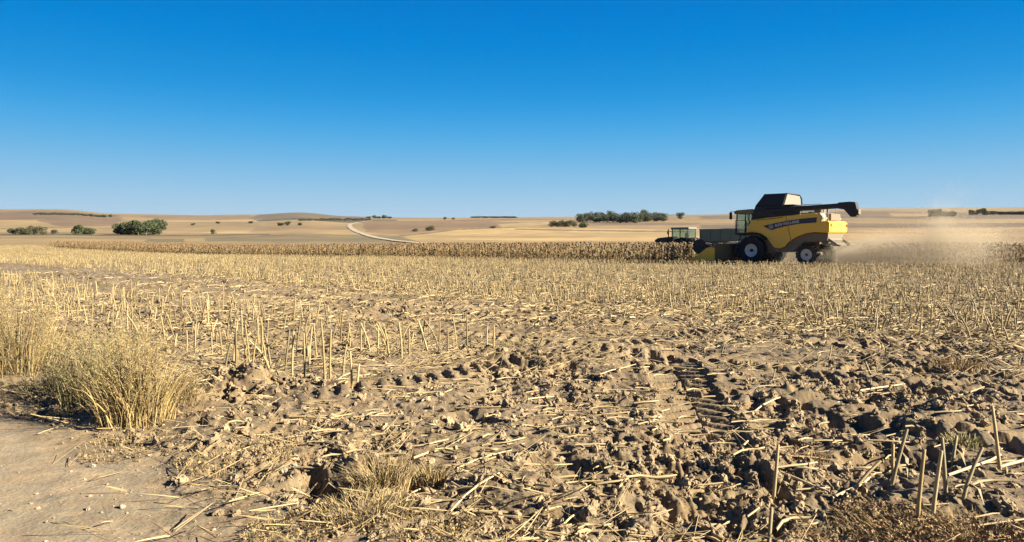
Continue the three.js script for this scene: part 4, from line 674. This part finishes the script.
// ------------------------------------------------------------------ tractor and grain trailer beyond the crop
const tractorYaw = HEADING;
{
  const t = thing('tractor', [16.1, H(16.1, -72), -72], tractorYaw); tag(t, 'dark tractor with pale cab roof half hidden behind the crop', 'tractor');
  for (const s of [-1, 1]) { wheel(t, -1.2, s * 0.95, 0.85, 0.5, 0.42, s, 18); wheel(t, 1.35, s * 0.9, 0.62, 0.4, 0.3, s, 16); }
  part('bonnet', slab([[0.2, 1.0], [2.2, 0.95], [2.4, 1.2], [2.35, 1.6], [2.0, 1.8], [0.2, 1.95]], -0.42, 0.42, 0.08), dark, t);
  part('chassis', [addUV(plain(box(-1.7, 2.0, 0.6, 1.05, -0.35, 0.35))), addUV(bar([-1.2, 0.85, -0.9], [-1.2, 0.85, 0.9], 0.12)), addUV(bar([1.35, 0.62, -0.9], [1.35, 0.62, 0.9], 0.09))], chassis, t);
  for (const s of [-1, 1]) part('mudguard', slab([[-2.0, 1.5], [-1.8, 1.78], [-1.2, 1.86], [-0.5, 1.7], [-0.3, 1.3], [-0.4, 1.3], [-0.6, 1.6], [-1.2, 1.76], [-1.75, 1.68], [-1.92, 1.48]], s < 0 ? -1.25 : 0.68, s < 0 ? -0.68 : 1.25, 0.01), dark, t);
  const cab = new THREE.Group(); cab.name = 'cab'; t.add(cab);
  part('roof', box(-1.7, 0.3, 2.62, 2.82, -0.8, 0.8, 0.08), roofGrey, cab);
  part('frame', many([[0.15, -0.72], [0.15, 0.72], [-0.75, -0.74], [-0.75, 0.74], [-1.6, -0.7], [-1.6, 0.7]].map(([x, z]) => bar([x, 1.4, z], [x * 0.98, 2.66, z], 0.05))), dark, cab);
  part('lower_panel', box(-1.6, 0.15, 1.05, 1.6, -0.7, 0.7), dark, cab);
  for (const s of [-1, 1]) part('side_window', box(-1.55, 0.1, 1.6, 2.62, s * 0.72 - 0.005, s * 0.72 + 0.005, 0.003), glass, cab);
  part('windscreen', box(0.13, 0.14, 1.6, 2.62, -0.68, 0.68, 0.003), glass, cab);
  part('rear_window', box(-1.64, -1.63, 1.6, 2.62, -0.66, 0.66, 0.003), glass, cab); part('rear_panel', many([box(-1.68, -1.6, 1.45, 1.75, -0.7, 0.7, 0.01)]), roofGrey, cab);
  part('seat', many([box(-1.1, -0.6, 1.6, 1.75, -0.25, 0.25), box(-1.15, -1.0, 1.7, 2.3, -0.25, 0.25)]), dark, cab);
  part('exhaust', many([bar([0.7, 1.8, -0.5], [0.7, 2.7, -0.5], 0.05)]), dark, t);
  part('mirror', many([bar([0.2, 2.4, -0.75], [0.4, 2.4, -1.1], 0.02), box(0.35, 0.42, 2.15, 2.5, -1.2, -1.02)]), dark, t);
  const d = 5.7, tx = 16.1 + 0.719 * d, tz = -72 + 0.695 * d, r = thing('grain_trailer', [tx, H(tx, tz), tz], tractorYaw); tag(r, 'dark green grain trailer hitched behind the tractor', 'trailer');
  const green = mat(0.15, 0.2, 0.15, 0.6);
  for (const s of [-1, 1]) { part('side_wall', box(-2.6, 2.6, 1.15, 2.55, s * 1.2 - 0.04, s * 1.2 + 0.04), green, r); for (let k = 0; k < 6; k++) part('rib', box(-2.55 + k * 1.0, -2.45 + k * 1.0, 1.15, 2.53, s * 1.27 - 0.03, s * 1.27 + 0.03), green, r); part('top_rail', box(-2.64, 2.64, 2.55, 2.65, s * 1.2 - 0.07, s * 1.2 + 0.07), roofGrey, r); wheel(r, -0.7, s * 0.95, 0.55, 0.4, 0.28, s, 14); wheel(r, -1.9, s * 0.95, 0.55, 0.4, 0.28, s, 14); }
  part('end_wall', box(2.55, 2.63, 1.15, 2.6, -1.2, 1.2), green, r); part('tailgate', box(-2.63, -2.55, 1.15, 2.6, -1.2, 1.2), mat(0.16, 0.2, 0.18, 0.6), r);
  part('floor', box(-2.6, 2.6, 1.05, 1.15, -1.2, 1.2), chassis, r); part('frame', many([box(-2.6, 3.0, 0.85, 1.05, -0.5, 0.5), bar([2.9, 0.9, 0], [3.9, 0.7, 0], 0.08), bar([-0.7, 0.55, -0.9], [-0.7, 0.55, 0.9], 0.08), bar([-1.9, 0.55, -0.9], [-1.9, 0.55, 0.9], 0.08)]), chassis, r);
  const heap = new THREE.SphereGeometry(1, 24, 10, 0, 6.283, 0, 1.57); heap.scale(2.4, 0.75, 1.1); heap.translate(-0.2, 2.05, 0); part('grain_heap', heap, mat(0.2, 0.16, 0.09, 1), r);
}
// ------------------------------------------------------------------ dust thrown up behind the combine: drifting specks
{
  const R = rng(71), P = [[0, 1, 0], [0.9, -0.5, 0.3], [-0.7, -0.5, 0.6], [-0.1, -0.4, -0.9]], I = [[0, 1, 2], [0, 2, 3], [0, 3, 1], [1, 3, 2]], g = new THREE.BufferGeometry(); g.setAttribute('position', new THREE.Float32BufferAttribute(I.flat().flatMap((i) => P[i]), 3)); g.computeVertexNormals();
  const items = [], gauss = () => (R() + R() + R() - 1.5) / 1.5;
  const puff = (n, lx, ly, lz, sx, sy, sz, s) => { for (let k = 0; k < n; k++) { const a = lx + gauss() * sx, y = ly + gauss() * sy, b = lz + gauss() * sz, x = COMBINE[0] - 0.766 * a + 0.643 * b, z = COMBINE[2] - 0.643 * a - 0.766 * b; if (y < 0.05) continue; const v = s * (0.6 + 0.8 * R()), t = 0.85 + 0.3 * R(); items.push([x, y, z, R() * 6, R() * 6, R() * 6, v, v, v, 0.8 * t, 0.735 * t, 0.61 * t]); } };
  puff(80000, -5.6, 0.6, 0, 2.2, 1.2, 2.0, 0.0065); puff(140000, -7.8, 0.9, 0.3, 3.0, 1.6, 1.8, 0.0065); puff(150000, -11.2, 1.1, 0.6, 4.2, 2.1, 2.2, 0.0065); puff(40000, -10.6, 2.2, 0.5, 1.5, 2.4, 0.9, 0.006); puff(30000, -12.3, 2.0, 0.6, 3.2, 2.0, 1.2, 0.0055); puff(14000, -11.4, 3.6, 0.6, 1.8, 2.4, 1.0, 0.0035); puff(20000, -3.0, 0.6, -1.4, 2.8, 0.9, 1.0, 0.0065); 
  stuff('dust_cloud', g, new THREE.MeshPhysicalMaterial({ roughness: 1, side: THREE.DoubleSide, transmission: 0.55, thickness: 0 }), items, 'pale dust cloud thrown up behind the combine', 'dust');
}
renderer.render(scene, camera);
